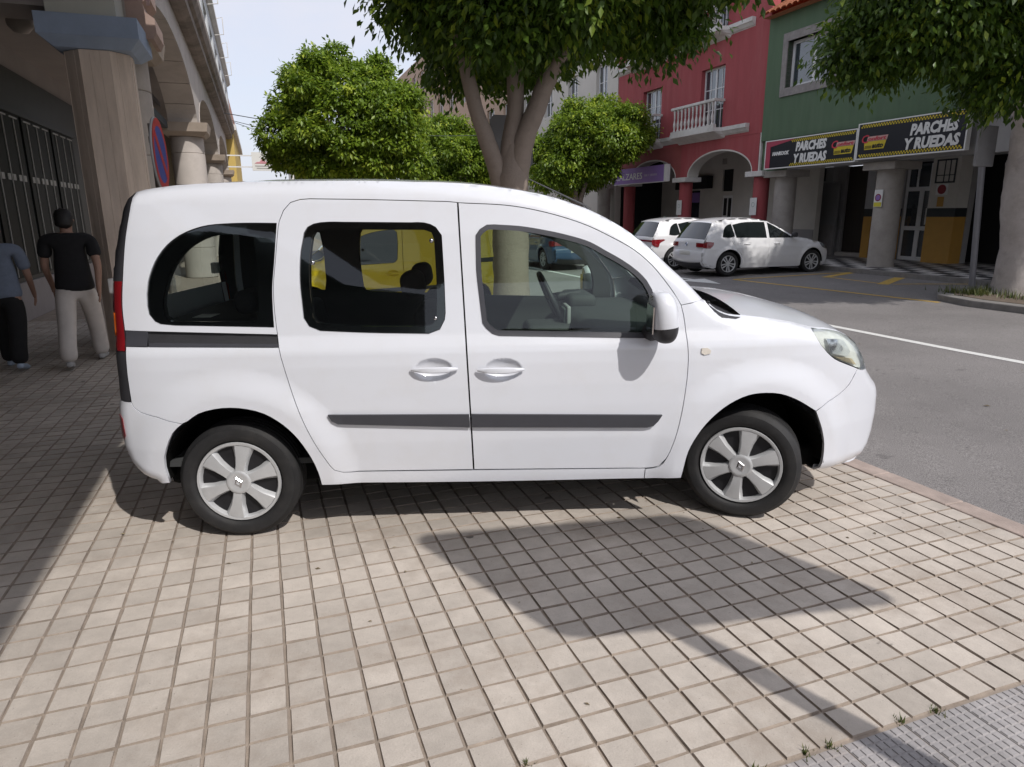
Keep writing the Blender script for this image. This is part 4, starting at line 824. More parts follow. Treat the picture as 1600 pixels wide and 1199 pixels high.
def cornice(B, t, s0, s1, z0, z1, bumps=(), par=None):
    """stepped moulding that juts out further under the balconies"""
    def prof(out): h = z1-z0; return [(t+.25, z0), (t+.05-out*.2, z0), (t-.02-out*.5, z0+.3*h), (t-.05-out*.5, z0+.32*h), (t-.12-out*.8, z0+.6*h), (t-.15-out, z0+.63*h), (t-.15-out, z1), (t+.25, z1)]
    bm = bmesh.new(); segs = []; cur = s0; lv = []
    for a, b, o in sorted(bumps):
        lv += [(cur, 0), (a-.12, 0), (a, o), (b, o), (b+.12, 0)]; cur = b+.12
    lv += [(s1, 0)]
    if not bumps: lv = [(s0, 0), (s1, 0)]
    lv = [lv[i] for i in range(len(lv)) if i == 0 or lv[i][0]-lv[i-1][0] > 1e-4]
    rings = [[bm.verts.new((p[0], s, p[1])) for p in prof(o)] for s, o in lv]
    for a, b in zip(rings, rings[1:]):
        for k in range(8): bm.faces.new((a[k], a[(k+1) % 8], b[(k+1) % 8], b[k]))
    bm.faces.new(rings[0][::-1]); bm.faces.new(rings[-1]); return B.part('cornice', bm, m_wtrim, par)
# ---- red building
FT = 15.3
R = Street('red_building', 'dark red rendered building with white balconies and an arched ground floor', 'building', FT, 18.8, FZ)
bm = bmesh.new(); wins = [(20.9, 22.25, 4.36, 6.42), (24.85, 26.25, 4.36, 6.32), (20.9, 22.25, 7.55, 9.7), (24.85, 26.25, 7.55, 9.7)]
wall_boxes(bm, FT, FT+.3, 18.77, 28.4, 4.0, 11.2, wins); R.part('wall', bm, m_red_w)
for a in wins: window(R, FT+.16, *a)
cornice(R, FT, 19.45, 28.38, 4.02, 4.36, [(20.8, 23.45, .30), (24.7, 27.1, .30)]); cornice(R, FT, 19.5, 28.38, 7.18, 7.52, [(20.8, 23.4, .3), (24.7, 27.1, .3)])
balustrade(R, FT-.42, 20.85, 23.4, 4.361, 5.30, 11); balustrade(R, FT-.42, 24.75, 27.05, 4.361, 5.30, 10); balustrade(R, FT-.42, 20.85, 23.4, 7.521, 8.45, 11); balustrade(R, FT-.42, 24.75, 27.05, 7.521, 8.45, 10)
R.box('upper_floors', m_dark, FT+.7, FT+11, 18.78, 28.39, 4.0, 11.19)
bm = bmesh.new(); arch_wall(bm, FT+.01, FT+.45, 18.9, 23.3, 2.83, 4.0, 19.15, 22.85, 2.83, 3.66); R.part('arch_wall', bm, m_red_w)
bm = bmesh.new(); arch_wall(bm, FT+.01, FT+.45, 23.301, 28.4, 2.83, 4.0, 23.6, 27.2, 2.83, 3.62); R.part('arch_wall', bm, m_red_d)
for a0, a1, zc in ((19.15, 22.85, 3.66), (23.6, 27.2, 3.62)):   # pale soffit lining of the arch
    bm = bmesh.new(); n = 28; A = [((a0+a1)/2+(a1-a0)/2*math.cos(PI-PI*i/n), 2.83+(zc-2.83)*math.sin(PI*i/n)) for i in range(n+1)]
    Bq = [((a0+a1)/2+((a1-a0)/2-.05)*math.cos(PI-PI*i/n), 2.83+(zc-2.88)*math.sin(PI*i/n)) for i in range(n+1)]
    for i in range(n): prism(bm, [A[i], A[i+1], Bq[i+1], Bq[i]], 0, FT+.004, FT+.46)
    bmesh.ops.remove_doubles(bm, verts=bm.verts, dist=1e-4); R.part('arch_lining', bm, m_cream)
for s, w_ in ((18.93, .5), (23.22, .5), (27.55, .5)):
    R.box('capital', m_wtrim, FT-.12, FT+.62, s-.42, s+.42, 2.66, 2.828, bev=.015); column(R, FT+.24, s, .25, FZ, 2.655, m_red_w)
R.box('edge_strip', m_wtrim, FT-.02, FT+.05, 18.772, 18.84, 2.83, 4.0)
bm = bmesh.new(); BT = 17.75; ops = [(25.45, 26.6, FZ, 2.45), (23.25, 23.9, FZ, 2.2), (23.3, 23.95, 2.35, 3.2), (28.9, 30.2, FZ, 2.4)]
wall_boxes(bm, BT, BT+.2, 18.77, 30.5, FZ, 3.98, [o for o in ops]); R.part('arcade_wall', bm, m_cream)
bm = bmesh.new(); box(bm, FT+.46, BT, 18.77, 28.4, 3.9, 3.98); R.part('arcade_ceiling', bm, m_cream)
R.box('plinth', m_gwall, BT-.03, BT-.002, 18.8, 23.2, FZ, .95); R.box('plinth', m_gwall, BT-.03, BT-.002, 23.95, 25.4, FZ, .95)
dr = R.box('panelled_door', m_wframe, BT+.02, BT+.08, 23.26, 23.89, FZ, 2.19)
for (a, b, c, d) in ((.08, .27, .15, .55), (.36, .55, .15, .40), (.08, .27, .62, 1.25), (.36, .55, .48, 1.1), (.08, .27, 1.32, 2.0), (.36, .55, 1.18, 2.0)): R.box('pane', m_dark, BT+.01, BT+.0195, 23.89-b, 23.89-a, FZ+c, FZ+d, dr)
R.box('window', m_dark, BT+.05, BT+.1, 23.31, 23.94, 2.36, 3.19); R.box('vent_grille', m_conc, BT-.02, BT-.002, 23.75, 24.02, 3.4, 3.62)
sh = R.box('shop_window', m_pane, BT+.1, BT+.12, 25.46, 26.59, FZ, 2.44); R.box('purple_fascia', m_pur, BT+.02, BT+.09, 25.5, 26.55, 1.95, 2.35, sh); R.box('display', M('shop_display', (.3, .26, .14), .7, .6, 3), BT+.125, BT+.3, 25.6, 26.4, FZ, .9, sh)
R.box('awning_box', m_dark, BT-.3, BT-.001, 24.6, 26.9, 2.5, 3.0)
R.box('wooden_door', m_bwood, BT+.06, BT+.12, 28.91, 30.19, FZ, 2.39)
# ---- purple shop sign
P_ = Street('shop_sign', 'purple shop sign lettered CALZARES over the arcade', 'sign', FT-.3, 24.0, 2.76)
P_.box('board', m_pur, FT-.30, FT-.1, 23.97, 28.1, 2.74, 3.36); P_.box('white_edge', m_paper, FT-.302, FT-.098, 23.85, 23.969, 2.73, 3.37); P_.box('white_edge', m_paper, FT-.306, FT-.1, 23.97, 28.1, 2.715, 2.739)
face_text(P_, 'lettering', 'CALZARES', m_paper, FT-.304, 27.85, 2.90, .36, 2.25, bold=.004); [P_.box('faint_line', M('pale_violet_print', (.42, .34, .52), .6), FT-.304, FT-.3015, 25.45-a-w_, 25.45-a, 2.98, 3.06) for a, w_ in ((0, .26), (.34, .06), (.48, .5))]
# posters on the red columns
for s, nm in ((18.93, 'nearer'), (23.22, 'farther')):
    q = Street('poster', f'small white poster on the {nm} dark red arcade column', 'poster', FT-.03, s, 1.5, 'posters on the red columns'); q.box('sheet', m_paper, FT-.035, FT-.022, s-.16, s+.16, 1.45, 2.0)
    bm = bmesh.new(); lathe(bm, [(.075, 0), (.06, 0)], 20, (FT-.038, s, 1.78), 'X', cap=False); q.part('ring_print', bm, M('grey_green_print', (.25, .36, .33), .6))
# ---- green building
G = Street('green_building', 'dark green rendered building with tyre shop signs and terracotta eaves', 'building', FT, 13.0, FZ)
bm = bmesh.new(); wall_boxes(bm, FT-.05, FT+.3, 4.0, 18.755, 3.72, 7.32, [(16.0, 17.85, 5.15, 6.45)]); G.part('wall', bm, m_grn_w)
w = window(G, FT+.12, 16.0, 17.85, 5.15, 6.45, 2, 1, 1, .09)
for a in ((15.8, 18.05, 6.45, 6.68), (15.8, 18.05, 4.92, 5.15), (15.8, 16.0, 5.151, 6.449), (17.85, 18.05, 5.151, 6.449)): G.box('window_surround', m_stone, FT-.09, FT+.12, *a)
G.box('lower_wall', m_grn_w, FT+.05, FT+.4, 17.6, 18.755, 2.80, 3.719); G.box('lower_wall', m_gwall, FT+.06, FT+.4, 4.0, 17.599, 2.80, 3.719)
G.box('soffit', m_gwall, FT+.401, 18.55, 4.0, 18.755, 3.0, 3.08)
pitch = .23
G.box('upper_floor', m_dark, FT+.7, FT+11, 4.0, 18.75, 3.09, 7.2)
G.box('ground_floor_core', m_dark, 18.55+.95, FT+11, 4.0, 21.5, FZ, 3.05)
for i in range(64):
    s = 18.7-i*pitch
    bm = bmesh.new(); n = 8; rings = []
    for (t, z) in ((FT-.42, 7.28), (FT+.1, 7.56), (FT+1.6, 8.36)):
        rings.append([bm.verts.new((t, s+.115*math.cos(PI*k/n), z+.085*math.sin(PI*k/n))) for k in range(n+1)])
    for a, b in zip(rings, rings[1:]):
        for k in range(n): bm.faces.new((a[k], a[k+1], b[k+1], b[k]))
    bmesh.ops.solidify(bm, geom=bm.faces[:], thickness=.018); G.part('roof_tile', bm, m_tile, smooth=50)
bm = bmesh.new(); prism(bm, [(FT-.36, 7.24), (FT-.02, 7.36), (FT+1.7, 8.3), (FT+1.7, 8.2), (FT+.0, 7.24)], 1, 4.0, 18.74); G.part('roof', bm, m_tile)
for s in (18.05, 14.15, 9.6):
    column(G, FT+.45, s, .33, FZ, 2.60, m_conc); G.box('capital', m_conc, FT-.02, FT+.92, s-.5, s+.5, 2.60, 2.798, bev=.012)
GB = 18.55
bm = bmesh.new(); wall_boxes(bm, GB, GB+.2, 4.0, 18.755, FZ, 3.0, [(17.25, 18.4, FZ, 3.0), (14.9, 16.1, FZ, 2.95), (14.9, 16.05, FZ, 2.9), (4.0, 14.0, FZ, 2.99)]); G.part('back_wall', bm, m_gwall)
bm = bmesh.new(); box(bm, GB+.8, GB+.9, 4.0, 21.5, FZ, 3.0); G.part('inner_wall', bm, m_dark)
shut = G.box('roller_shutter', m_shut, GB-.20, GB-.15, 18.45, 20.9, FZ, 2.45)
for i in range(20): G.box('slat', m_shut, GB-.215, GB-.201, 18.47, 20.88, FZ+.06+i*.118, FZ+.06+i*.118+.10, shut)
G.box('shutter_wall', m_gwall, GB-.21, GB, 18.756, 20.95, 2.46, 3.0); G.box('vent_louvre', m_dark, GB-.225, GB-.211, 19.1, 19.8, 2.55, 2.95)
G.box('panel', m_stone, GB-.24, GB-.216, 18.5, 19.1, FZ, 1.1)
G.box('timber_door', m_dwood, GB+.1, GB+.16, 17.26, 18.39, FZ+.12, 2.99); G.box('step', m_conc, GB-.2, GB+.3, 17.26, 18.39, FZ, FZ+.12)
mb = G.box('meter_cabinet', m_gwall, GB-.06, GB-.002, 18.42, 18.75, .25, .95); G.box('cabinet_door', M('meter_door', (.28, .28, .28), .6), GB-.07, GB-.061, 18.45, 18.74, 1.05, 1.4)
# pilasters: white above, black band, ochre below
for (a, b, tt) in ((16.95, 17.24, .30), (16.11, 16.45, .30), (14.02, 14.88, .45)):
    G.box('pilaster', m_yelw, GB-tt, GB-.001, a, b, FZ, 1.38); G.box('pilaster_band', m_band, GB-tt-.003, GB-.001, a-.003, b+.003, 1.381, 1.62); G.box('pilaster_top', m_cream if tt > .4 else M('pale_grey_wall', (.46, .46, .47), .8), GB-tt, GB-.001, a, b, 1.621, 3.0)
dd = G.box('double_door', m_wframe, GB+.03, GB+.09, 14.90, 16.09, 2.12, 2.24)
for (a, b, c, d) in ((14.9, 14.98, FZ, 2.9), (15.45, 15.6, FZ, 2.12), (16.0, 16.09, FZ, 2.9), (14.98, 15.45, FZ, .2), (15.6, 16.0, FZ, .2), (14.98, 15.45, .98, 1.10), (15.6, 16.0, .98, 1.10), (15.25, 15.31, 2.24, 2.9), (15.68, 15.74, 2.24, 2.9)): G.box('door_frame', m_wframe, GB+.032, GB+.088, a, b, c, d, dd)
G.box('pane', m_pane, GB+.05, GB+.06, 14.98, 16.0, .2, 2.9, dd); G.box('notice', m_paper, GB+.03, GB+.045, 15.08, 15.32, 1.15, 1.62, dd)
gr = G.box('window_grille', m_band, GB-.47, GB-.452, 14.15, 14.75, 2.90, 2.94); 
for (a, b, c, d) in ((14.15, 14.75, 2.30, 2.34), (14.15, 14.19, 2.34, 2.90), (14.71, 14.75, 2.34, 2.90), (14.32, 14.34, 2.34, 2.9), (14.48, 14.5, 2.34, 2.9), (14.19, 14.71, 2.5, 2.52)): G.box('bar', m_band, GB-.47, GB-.452, a, b, c, d, gr)
q = Street('garage_notice', 'round red no-parking notice with an orange sticker on the cream pillar', 'sign', GB-.46, 14.5, 1.7); q.box('plate', m_paper, GB-.462, GB-.453, 14.32, 14.68, 1.98, 2.28)
bm = bmesh.new(); lathe(bm, [(.13, -.006), (.13, 0)], 24, (GB-.463, 14.5, 2.13), 'X'); q.part('red_disc', bm, M('red_print', (.25, .02, .03), .6)); q.box('orange_sticker', m_yelw, GB-.462, GB-.454, 14.40, 14.60, 1.66, 1.93)
q = Street('column_notice', 'white and yellow no-parking notice on the grey column below the signs', 'sign', FT+.1, 14.15, 1.6); q.box('plate', m_paper, FT+.1, FT+.112, 14.02, 14.28, 1.66, 2.10); q.box('yellow_strip', m_ylw, FT+.097, FT+.099, 14.03, 14.27, 1.67, 1.78)
bm = bmesh.new(); lathe(bm, [(.085, -.004), (.085, 0)], 24, (FT+.098, 14.15, 1.90), 'X'); q.part('blue_disc', bm, m_pur); bm = bmesh.new(); lathe(bm, [(.095, -.002), (.07, -.006)], 24, (FT+.097, 14.15, 1.90), 'X', cap=False); q.part('red_ring', bm, M('red_print', (.25, .02, .03), .6))
# ---- tyre shop signs
m_navy = M('sign_black', (.012, .013, .022), .35, .1, 3); m_cy = M('checker_yellow', (.62, .48, .03), .5); m_pink = M('sign_red', (.38, .05, .09), .5); m_lred = M('logo_red', (.55, .04, .07), .5)
def tyre_sign(label, sa, sb, z0, z1, first):
    t = FT-.28; B = Street('shop_sign', label, 'sign', t, (sa+sb)/2, z0, 'tyre shop sign boards'); B.box('board', m_navy, t, t+.12, sb, sa, z0, z1)
    for nm, (a, b, c, d) in (('frame', (sb, sa, z0-.03, z0)), ('frame', (sb, sa, z1, z1+.03)), ('frame', (sa, sa+.035, z0-.03, z1+.03)), ('frame', (sb-.035, sb, z0-.03, z1+.03))): B.box(nm, m_paper, t-.012, t+.12, a, b, c, d)
    bm = bmesh.new(); d = .040; n = int((sa-sb-(1.1 if first else .1))/d)
    for k in range(n):
        for row in (0, 1):
            if (k+row) % 2: continue
            s = sb+.05+k*d
            for zz in (z0+.015+row*d, z1-.015-(row+1)*d): box(bm, t-.006, t-.001, s, s+d*.98, zz, zz+d*.98)
    B.part('checker_border', bm, m_cy, kind='stuff')
    if first:
        bm = bmesh.new(); prism(bm, [(sa, z0), (sa-.2, z0), (sa-.2, z1-.16), (sa-1.2, z1-.02), (sa-1.2, z1), (sa, z1)], 0, t-.007, t-.001); B.part('red_corner', bm, m_pink)
        face_text(B, 'lettering', 'HANKOOK', m_paper, t-.006, sa-.30, z0+.36, .14, .72, .2, .008); face_text(B, 'lettering', 'PARCHES', m_paper, t-.006, sa-1.28, z0+.43, .33, 1.18, .15, .017); face_text(B, 'lettering', 'Y RUEDAS', m_paper, t-.006, sa-1.22, z0+.10, .33, 1.28, .15, .017); lx = sa-2.66
    else:
        face_text(B, 'lettering', 'PARCHES', m_paper, t-.006, sa-1.55, z0+.44, .34, 1.25, .15, .017); face_text(B, 'lettering', 'Y RUEDAS', m_paper, t-.006, sa-1.42, z0+.12, .34, 1.45, .15, .017); lx = sa-.12
    lg = B.part('logo', (lambda b: (prism(b, [(lx-.10, z0+.20), (lx-.70, z0+.20), (lx-.76, z0+.40), (lx-.08, z0+.40)], 0, t-.005, t-.001), b)[1])(bmesh.new()), m_cy)
    face_text(B, 'logo_lettering', 'auto', m_navy, t-.009, lx-.34, z0+.235, .17, .34, .15, .006, lg)
    bm = bmesh.new()
    for k in range(6): prism(bm, [(lx-.11-k*.035, z0+.22), (lx-.125-k*.035, z0+.22), (lx-.145-k*.035, z0+.30), (lx-.13-k*.035, z0+.30)], 0, t-.009, t-.0055)
    B.part('logo_stripes', bm, m_navy, lg)
    bm = bmesh.new(); prism(bm, [(lx-.16, z0+.405), (lx-.77, z0+.405), (lx-.80, z0+.52), (lx-.18, z0+.52)], 0, t-.0045, t-.001); B.part('logo_back', bm, M('logo_pink', (.55, .33, .30), .5), lg)
    face_text(B, 'logo_lettering', 'onfort', m_lred, t-.009, lx-.20, z0+.42, .13, .55, .15, .003, lg); face_text(B, 'logo_lettering', 'C', m_lred, t-.010, lx, z0+.37, .28, .22, .15, .004, lg)
    return B
tyre_sign('black tyre shop sign with red left end, lettered PARCHES Y RUEDAS', 18.2, 14.72, 2.86, 3.64, True)
tyre_sign('black tyre shop sign partly behind leaves, lettered PARCHES Y RUEDAS, nearer the right tree', 14.64, 11.65, 2.90, 3.74, False)
# ---- buildings further down the far side
def plain_block(name, label, t, s0, s1, z1, mat, floors, nw, wz=1.5, ww=1.1, base=2.6, fh=3.0):
    B = Street(name, label, 'building', t, (s0+s1)/2, FZ); ops = []
    for f in range(floors):
        for i in range(nw):
            c = s0+(s1-s0)*(i+.5)/nw; ops.append((c-ww/2, c+ww/2, base+1+f*fh, base+1+f*fh+wz))
    bm = bmesh.new(); wall_boxes(bm, t, t+.3, s0, s1, FZ-.1, z1, ops); B.part('wall', bm, mat); bm = bmesh.new(); box(bm, t+.31, t+8, s0, s1, FZ, z1-.1); B.part('core', bm, m_dark)
    for o in ops: window(B, t+.15, *o, 2, 1, 2, .08)
    return B
m_beige = M('beige_render', (.46, .33, .25), .85, .06, 1, dirt=(.36, .27, .2), dirt_amt=.3); m_pwhite = M('pale_render', (.58, .55, .50), .85, .06, 1)
C1 = plain_block('pale_building', 'pale building next to the red one, mostly hidden by the small round tree', FT, 28.45, 41, 8.6, m_pwhite, 2, 4)
column(C1, FT-.4, 28.75, .3, FZ, 2.6, m_conc); C1.box('capital', m_conc, FT-.9, FT-.001, 28.5, 29.3, 2.601, 2.8)
plain_block('beige_building', 'distant beige building with white windows above the trees', FT, 41.2, 78, 15.5, m_beige, 4, 11, 1.7, 1.5)
plain_block('end_building', 'far pale building closing the street', FT-11, 92, 100, 7.5, m_pwhite, 2, 2)
# ------------------------------------------------------------------ arcaded buildings on the left
m_board = M('board_marked_brown_concrete', (.66, .555, .47), .8, .16, 2.5, .3, 40, dirt=(.40, .32, .265), dirt_amt=.5, dirt_scale=1.5, stretch=(3, 3, .5))
m_bluecap = M('blue_painted_capital', (.30, .38, .52), .7, .12, 3, .15, 40); m_wbeam = M('off_white_beam', (.55, .56, .50), .8, .06, 2)
m_lconc = M('pale_concrete', (.46, .42, .385), .85, .10, 1.6, .2, 40, dirt=(.28, .25, .22), dirt_amt=.5, dirt_scale=1.2); m_sconc = M('stained_concrete_cornice', (.235, .20, .175), .9, .25, 2.2, .4, 30, dirt=(.08, .07, .06), dirt_amt=.8, dirt_scale=1.4)
m_dwall = M('dark_shopfront_wall', (.030, .033, .031), .5, .2, 4, .3, 90); m_pinkp = M('pink_painted_panel', (.50, .36, .36), .7, .05); m_apale = M('pale_arcade_plinth', (.30, .27, .26), .8, .1, 3)
m_aceil = M('grey_arcade_ceiling', (.34, .31, .30), .9, .08, 1)
LZ = -.1
A = Street('near_arcade_building', 'near arcaded building with a brown board-marked pillar and blue capital', 'building', -1.68, 10.05, LZ)
def oct_(c_t, c_s, h, k): return [(c_t-h+k, c_s-h), (c_t+h-k, c_s-h), (c_t+h, c_s-h+k), (c_t+h, c_s+h-k), (c_t+h-k, c_s+h), (c_t-h+k, c_s+h), (c_t-h, c_s+h-k), (c_t-h, c_s-h+k)]
PT, PS, PH = -1.61, 10.05, .345
bm = bmesh.new(); prism(bm, oct_(PT, PS, PH-.02, .19), 2, LZ, 3.46); pil = A.part('pillar', bm, m_board)
oc = oct_(PT, PS, PH, .19); rr = random.Random(3)
for i in range(8):
    a = Vector((*oc[i], 0)); b = Vector((*oc[(i+1) % 8], 0)); d = b-a; L_ = d.length; n = max(1, round(L_/.095)); d.normalize(); nrm = Vector((d.y, -d.x, 0))
    for k in range(n):
        p0 = a+d*(L_*k/n+.001); p1 = a+d*(L_*(k+1)/n-.001); o = rr.uniform(-.006, .004)
        bm = bmesh.new(); prism(bm, [tuple((p+nrm*q)[:2]) for p, q in ((p0, o), (p1, o), (p1, -.03), (p0, -.03))], 2, LZ, 3.455); A.part('board', bm, m_board, pil)
bm = bmesh.new()
def frus(bm, q0, q1, z0, z1):
    a = [bm.verts.new((x, y, z0)) for x, y in q0]; b = [bm.verts.new((x, y, z1)) for x, y in q1]; n = len(q0); bm.faces.new(a[::-1]); bm.faces.new(b)
    for i in range(n): bm.faces.new((a[i], a[(i+1) % n], b[(i+1) % n], b[i]))
rc = lambda t0, t1, s0, s1: [(t0, s0), (t1, s0), (t1, s1), (t0, s1)]
frus(bm, rc(-2.0, -1.22, 9.66, 10.45), rc(-2.12, -1.10, 9.5, 10.6), 3.46, 3.56); frus(bm, rc(-2.12, -1.10, 9.5, 10.6), rc(-2.12, -1.10, 9.5, 10.6), 3.561, 3.78); A.part('capital', bm, m_bluecap)
A.box('beam', m_wbeam, -2.02, -1.32, 9.62, 10.6, 3.782, 4.62); A.box('side_beam', m_aceil, -3.9, -2.021, 9.8, 10.5, 3.9, 4.62)
bm = bmesh.new(); prism(bm, [(-1.31, 3.72), (-1.02, 3.72), (-.98, 3.80), (-.98, 3.95), (-1.08, 4.02), (-1.10, 4.12), (-1.02, 4.2), (-1.02, 4.62), (-1.31, 4.62)], 1, 10.2, 10.95); A.part('scroll_bracket', bm, M('pink_brown_bracket', (.36, .26, .22), .8, .15, 5)); 
bm = bmesh.new(); prism(bm, [(9.9, 4.02), (9.9, 5.2), (9.0, 5.2)], 0, -1.02, -.98); A.part('pink_fascia', bm, m_pinkp)
A.box('overhang', m_aceil, -4.0, .22, -9, 9.3, 4.66, 4.9); A.box('overhang_edge', m_wbeam, .2205, .30, -9, 9.3, 4.5, 5.3)
A.box('upper_wall', m_lconc, -1.3, -.9, -9, 9.3, 4.901, 9.0)
A.box('back_wall', m_dwall, -4.0, -3.8, -9, 22, LZ, 4.05); A.box('plinth', m_apale, -3.8, -3.74, -9, 45, LZ, .52); A.box('arcade_ceiling', m_aceil, -4.0, -2.25, 4, 22, 4.45, 4.6); A.box('ceiling_cove', m_aceil, -4.0, -3.85, 4, 22, 4.051, 4.449)
# shop windows with pale glazing bars in the dark back wall
m_bar = M('pale_window_bar', (.36, .36, .34), .6); m_shop = M('dark_shop_glass', (.010, .012, .011), .55, .1, spec=.15)
for s0 in (9.2, 11.1, 13.0, 14.9, 16.8):
    w = A.box('shop_window', m_shop, -3.799, -3.77, s0, s0+1.7, .6, 3.28); A.box('head_bar', m_band, -3.80, -3.74, s0-.1, s0+1.8, 3.281, 3.40, w)
    for k in range(3):
        s = s0+.28+k*.57; A.box('glazing_bar', m_bar, -3.769, -3.755, s-.012, s+.012, .62, 3.2, w); A.box('crossbar', m_bar, -3.769, -3.756, s-.2, s+.2, 3.21, 3.235, w)
        for e in (-.13, .13): A.box('transom_block', m_bar, -3.769, -3.758, s+e-.07, s+e+.07, 2.18, 2.28, w)
B = Street('column_arcade_building', 'grey arcaded building with round columns and stained concrete cornice down the left side', 'building', -1.65, 26, LZ)
CS = [11.0, 21.2, 31.6, 42.0]; CT = -1.63
for s in CS:
    col = None; zz = [LZ, .72, 1.55, 2.38, 3.2, 3.62]
    for a, b in zip(zz, zz[1:]):
        bm = bmesh.new(); lathe(bm, [(.405, a), (.42, a+.012), (.42, b-.012), (.405, b)], 36, (CT, s, 0)); q = B.part('column' if col is None else 'drum', bm, m_lconc, col, 40); col = col or q
    bm = bmesh.new(); frus(bm, rc(CT-.46, CT+.46, s-.46, s+.46), rc(CT-.56, CT+.56, s-.62, s+.62), 3.62, 3.72); frus(bm, rc(CT-.56, CT+.56, s-.62, s+.62), rc(CT-.60, CT+.60, s-.66, s+.66), 3.721, 3.94); B.part('capital', bm, M('sandy_capital', (.36, .30, .245), .85, .15, 3))
for a, b in zip(CS, CS[1:]):
    a0, a1 = a+.5, b-.5; bm = bmesh.new(); arch_wall(bm, CT-.34, CT+.34, a, b, 3.94, 5.75, a0, a1, 3.94, 5.2, 36); B.part('arch_wall', bm, m_lconc)
    n = 9
    for i in range(n):      # lining slabs with open joints
        f = lambda u, k: ((a0+a1)/2+((a1-a0)/2-k)*math.cos(PI-PI*u), 3.94+(1.26-k)*math.sin(PI*u))
        bm = bmesh.new()
        for j in range(4):
            u0 = (i+.012+.976*j/4)/n; u1 = (i+.012+.976*(j+1)/4)/n; prism(bm, [f(u0, 0), f(u1, 0), f(u1, .05), f(u0, .05)], 0, CT-.35, CT+.352)
        bmesh.ops.remove_doubles(bm, verts=bm.verts, dist=1e-4); B.part('arch_lining', bm, m_lconc)
    B.box('tie_beam', M('dark_blue_steel', (.03, .045, .06), .5), CT-.5, CT-.36, a+.45, b-.45, 3.78, 3.95)
B.box('end_pier', m_lconc, CT-.34, CT+.34, 10.2, 10.98, 3.945, 5.75)
bm = bmesh.new(); prism(bm, [(-3.8, 5.76), (-1.15, 5.76), (-1.0, 5.82), (-1.0, 6.02), (-.92, 6.06), (-.84, 6.2), (-.84, 6.42), (-3.8, 6.42)], 1, 10.2, 44.0); B.part('cornice', bm, m_sconc)
ops = [(s, s+2.1, 6.75, 8.0) for s in np.arange(12, 43, 3.1)]
bm = bmesh.new(); wall_boxes(bm, -1.35, -1.0, 10.2, 44, 6.421, 8.55, ops); B.part('upper_wall', bm, M('pale_blue_grey_wall', (.52, .54, .56), .8, .05, 1))
for o in ops:
    w = B.box('window', m_wframe, -1.14, -1.08, o[0], o[1], 6.751, 6.83); B.box('pane', m_pane, -1.12, -1.10, o[0], o[1], 6.831, 8.0, w)
    for e in (o[0], (o[0]+o[1])/2-.03, o[1]-.06): B.box('frame', m_wframe, -1.141, -1.079, e, e+.06, 6.831, 7.999, w)
bm = bmesh.new(); prism(bm, [(-1.36, 8.551), (-.95, 8.551), (-.82, 8.66), (-.82, 8.85), (-1.36, 8.85)], 1, 10.2, 44); B.part('parapet', bm, m_wtrim)
for s in np.arange(14, 43, 4.2):
    bm = bmesh.new(); tube(bm, [(-.83, s, 8.9), (-.62, s, 8.95), (-.62, s, 8.35), (-.98, s, 8.3)], .018, 6); B.part('bracket', bm, m_wtrim)
B.box('arcade_ceiling', m_aceil, -3.8, CT-.36, 10.7, 44, 5.5, 5.6); B.box('back_wall', m_dwall, -4.0, -3.8, 22.01, 44, LZ, 5.5)
Y2 = Street('yellow_building', 'narrow yellow building beyond the grey arcade on the left', 'building', -1.2, 52, LZ); bm = bmesh.new(); wall_boxes(bm, -4, -.95, 44.2, 62, LZ, 6.3, []); Y2.part('wall', bm, M('yellow_render', (.55, .40, .12), .85, .08, 1)); Y2.box('cornice', m_wtrim, -4, -.75, 44.2, 62, 6.301, 6.6)
Y2.box('upper_wall', M('salmon_render', (.45, .24, .18), .85, .08, 1), -4, -1.0, 44.2, 62, 6.601, 8.0)
bm = bmesh.new(); lathe(bm, [(.001, 3.96), (.09, 3.98), (.15, 4.05), (.16, 4.11), (.145, 4.16), (.10, 4.18)], 24, (-2.75, 11.6, 0)); gl_ = Street('globe_lamp', 'unlit pale globe lamp under the near arcade ceiling', 'lamp', -2.75, 11.6, 3.7); gl_.part('globe', bm, M('milky_plastic', (.42, .38, .34), .4), smooth=60); gl_.box('bracket', m_band, -2.79, -2.71, 11.56, 11.64, 4.181, 4.448)
# ---- signs, lamp post, cables
q = Street('no_parking_sign', 'round blue no-parking sign with red rim behind the back of the white van', 'sign', -.78, 7.0, gst(7.0, -.78))
zc = 2.1
def disc(bm, r0, r1, x, n=40): lathe(bm, [(r1, x), (r0, x)] if r0 > 0 else [(r1, x), (.0001, x)], n, (0, 0, 0), 'X', cap=False)
def sgn_part(nm, bm, mat, par=None):
    bmesh.ops.rotate(bm, verts=bm.verts, cent=(0, 0, 0), matrix=Matrix.Rotation(math.radians(-4), 3, 'Z')); bmesh.ops.translate(bm, verts=bm.verts, vec=(-.74, 6.86, zc)); return q.part(nm, bm, mat, par)
bm = bmesh.new(); lathe(bm, [(.305, -.02), (.31, -.01), (.305, .0)], 40, (0, 0, 0), 'X'); pl = sgn_part('plate', bm, M('sign_back_grey', (.35, .35, .35), .5))
m_sred = M('sign_red_paint', (.50, .03, .04), .45, .1, 6); m_sblu = M('sign_blue_paint', (.05, .07, .34), .45, .1, 6)
bm = bmesh.new(); disc(bm, .235, .30, .003); sgn_part('red_rim', bm, m_sred, pl); bm = bmesh.new(); disc(bm, 0, .235, .0028); sgn_part('blue_field', bm, m_sblu, pl)
bm = bmesh.new(); prism(bm, [(-.19, .14), (-.14, .19), (.19, -.14), (.14, -.19)], 0, .003, .005); sgn_part('red_slash', bm, m_sred, pl)
